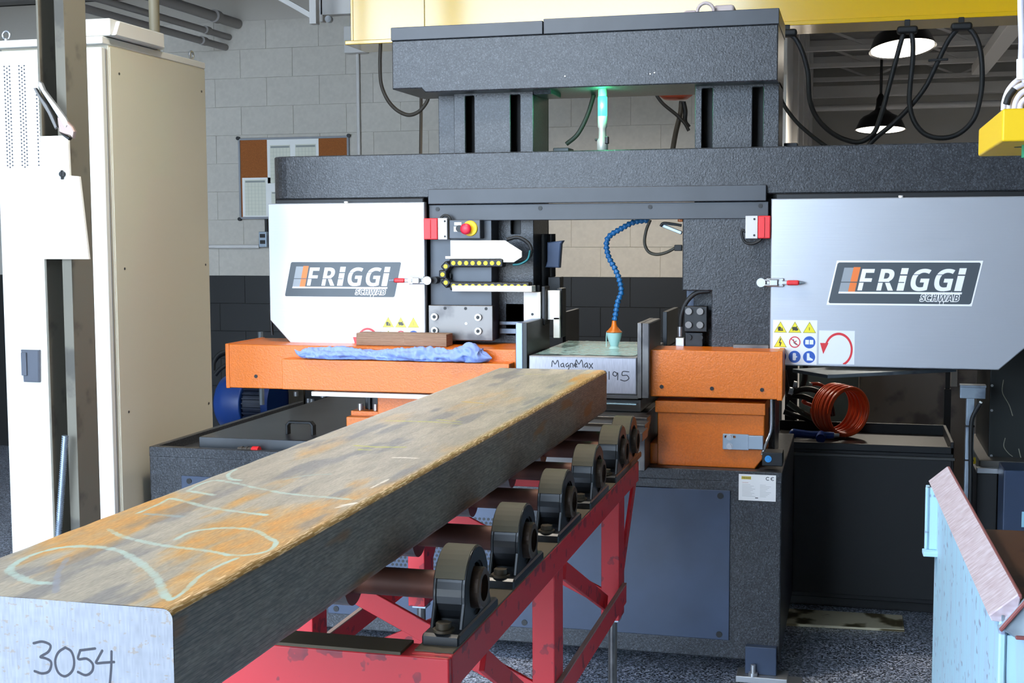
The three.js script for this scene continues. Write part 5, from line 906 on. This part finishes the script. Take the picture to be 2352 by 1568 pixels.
  const bd = thing('blue_cabinet', 'dark blue machine cabinet cut by the right picture edge', 'cabinet', [0.95, 0, -5.0]);
  part('cabinet_body', bx(0.533, 1.5, 0, 0.737, -5.18, -5.0, 0.005), mat.navy, bd);
  part('cabinet_label', bx(0.598, 0.627, 0.53, 0.587, -5.0, -4.997), M('#8fc3d8', 0.4), bd);
  // light blue trough in the foreground: a side wall with a worn bevelled rim
  const tr = thing('steel_trough', 'light blue painted steel trough with worn pinkish rim in the right foreground', 'trough', [0.4, 0, -2.8]);
  const blueP = M('#b2d8ea', 0.42, 0, { map: tex(512, 512, (u, v) => { const k = smooth(0.5, 0.72, fbm(u * 3 % 1, v * 0.35, 16, 4, 3)), s = smooth(0.74, 0.8, fbm(u, v, 30, 3, 8)); return mix(mix([1, 1, 1], [1.0, 0.96, 0.97], k), [0.72, 0.6, 0.66], s * 0.7); }, true, 1.6) });
  const worn = M('#e0d4d8', 0.5, 0.1, { map: tex(512, 512, (u, v) => { const s = vnoise(u * 0.25, v, 90, 4) * 0.6 + vnoise(u, v, 60, 9) * 0.4; return mix([0.80, 0.735, 0.745], [0.98, 0.98, 1.0], s); }, true, 2.5) });
  tr.rotation.y = 0.028;                                      // it stands a little askew to the saw
  const za = -3.49, zb2 = -2.27;
  part('trough_wall', [prismX([[za + 0.02, 0.0], [zb2 + 0.1, 0.0], [zb2, 0.86], [zb2, 0.965], [za + 0.02, 0.965]], 0.226, 0.238, 0.003)], blueP, tr);
  part('worn_rim', [prism([[0.209, 0.963], [0.254, 1.002], [0.259, 0.997], [0.25, 0.95], [0.214, 0.954]], za, zb2, 0.002)], worn, tr);
  part('rim_edge', bar([0.2575, 0.998, za], [0.2575, 0.998, zb2], 0.006, 0.009, [1, 0, 0]), M('#8e4f4c', 0.5), tr);
  part('end_bracket', [bx(0.197, 0.246, 0.80, 0.958, za + 0.06, za + 0.072, 0.002), bx(0.192, 0.246, 0.788, 0.80, za + 0.06, za + 0.1, 0.002), bx(0.2, 0.21, 0.80, 0.958, za + 0.03, za + 0.072, 0.002)], blueP, tr);
  part('near_gusset', prism([[0.224, 0.945], [0.27, 1.0], [0.45, 1.0], [0.45, 0.93], [0.25, 0.93]], zb2 - 0.012, zb2 + 0.01, 0.004), M('#aebcc4', 0.5, 0.2, { map: blotch }), tr);
  part('gusset_edge', [bar([0.226, 0.942, zb2 + 0.012], [0.268, 0.998, zb2 + 0.012], 0.008, 0.006, [0, 0, 1]), bar([0.25, 0.932, zb2 + 0.012], [0.45, 0.932, zb2 + 0.012], 0.008, 0.006, [0, 0, 1])], M('#8e4f4c', 0.5), tr);
  part('near_wall', bx(0.238, 0.7, 0, 0.93, zb2 - 0.02, zb2 - 0.005), blueP, tr);
  part('trough_floor', bx(0.238, 0.7, 0.84, 0.85, za + 0.03, zb2 - 0.02, 0.001), M('#5a3a22', 0.7, 0.2, { map: blotch }), tr);
  // wooden strip on the floor
  const sm = M('#d2c9ab', 0.8, 0, { map: tex(256, 256, (u, v) => mix([1, 1, 1], [0.42, 0.38, 0.28], smooth(0.5, 0.7, fbm(u, v, 5, 4, 13))), true, 2.2) });
  solo('floor_board', 'flat pale stained board lying on the speckled floor before the tray cabinet', 'board', prismY([[-0.269, -5.553], [0.211, -5.567], [0.213, -5.361], [-0.262, -5.332]], 0.001, 0.012, 0.002), sm, [-0.03, 0, -5.45]);
}

// ---------------------------------------------------------------- behind the left slide: motor and hydraulic unit
{
  const [mx, my, mz] = [[-3.1,0.694,-6.45]][0], r = 0.15;
  const mo = thing('electric_motor', 'blue electric motor with ribbed body behind the orange left slide', 'motor', [mx, 0, mz]);
  part('fan_cowl', lathe([[0, -0.30], [0.11, -0.295], [0.142, -0.27], [0.15, -0.22], [0.15, -0.13], [0.143, -0.12], [0, -0.12]], 44).rotateZ(-PI / 2).translate(mx + 0.06, my, mz), mat.blue, mo);
  part('motor_body', cyl([mx - 0.06, my, mz], [mx + 0.08, my, mz], 0.125, 0.125, 36), M('#0c1c38', 0.45), mo);
  const ribs = []; for (let i = 0; i < 34; i++) { const a = i / 34 * 2 * PI; ribs.push(bx(mx - 0.055, mx + 0.07, 0.124, 0.143, -0.003, 0.003, 0.001).applyMatrix4(new THREE.Matrix4().makeTranslation(0, my, mz).multiply(new THREE.Matrix4().makeRotationX(a)))); }
  for (const g of ribs) part('cooling_rib', g, M('#0c1c38', 0.45), mo);
  part('end_bell', cyl([mx + 0.06, my, mz], [mx + 0.095, my, mz], 0.15, 0.14, 40), mat.blue, mo);
  part('motor_feet', bx(mx - 0.1, mx + 0.06, 0.0, my - 0.1, mz - 0.12, mz + 0.12), mat.black, mo);
  const hu = thing('hydraulic_unit', 'black hydraulic unit with pipes under the orange left slide beside the blue motor', 'hydraulic unit', [-2.771, 0, -6.5]);
  part('unit_body', [bx(-2.784, -2.372, 0, 0.801, -6.9, -6.3, 0.006)], mat.dark, hu);
  part('valve_block', [bx(-2.924, -2.828, 0, 1.03, -6.8, -6.4, 0.006), bx(-2.844, -2.811, 0.7, 1.0, -6.42, -6.35)], M('#3c362c', 0.5, 0.3), hu);
  for (const [x, y] of [[-2.828,0.77,-6.28],[-2.758,0.737,-6.28],[-2.677,0.767,-6.28],[-2.738,0.735,-6.28]]) part('pipe_fitting', cyl([x, y - 0.012, -6.29], [x, y + 0.012, -6.29], 0.013, 0.013, 6), mat.steel, hu);
  part('upright_pipe', cyl([-2.981, 0.72, -6.2], [-2.981, 1.1, -6.2], 0.0135), mat.galv, hu);
  for (const l of [[[-3.307,0.883,-6.3],[-3.301,0.93,-6.3],[-3.267,0.972,-6.3],[-3.208,0.987,-6.3],[-3.166,0.967,-6.3]], [[-3.338,0.905,-6.35],[-3.306,0.948,-6.35],[-3.265,0.968,-6.35],[-3.216,0.969,-6.35]], [[-3.306,0.857,-6.32],[-3.279,0.886,-6.32],[-3.24,0.91,-6.32],[-3.189,0.925,-6.32]]]) part('black_hose', tube(l, 0.012, 30), mat.rubber, hu);
}

renderer.render(scene, camera);
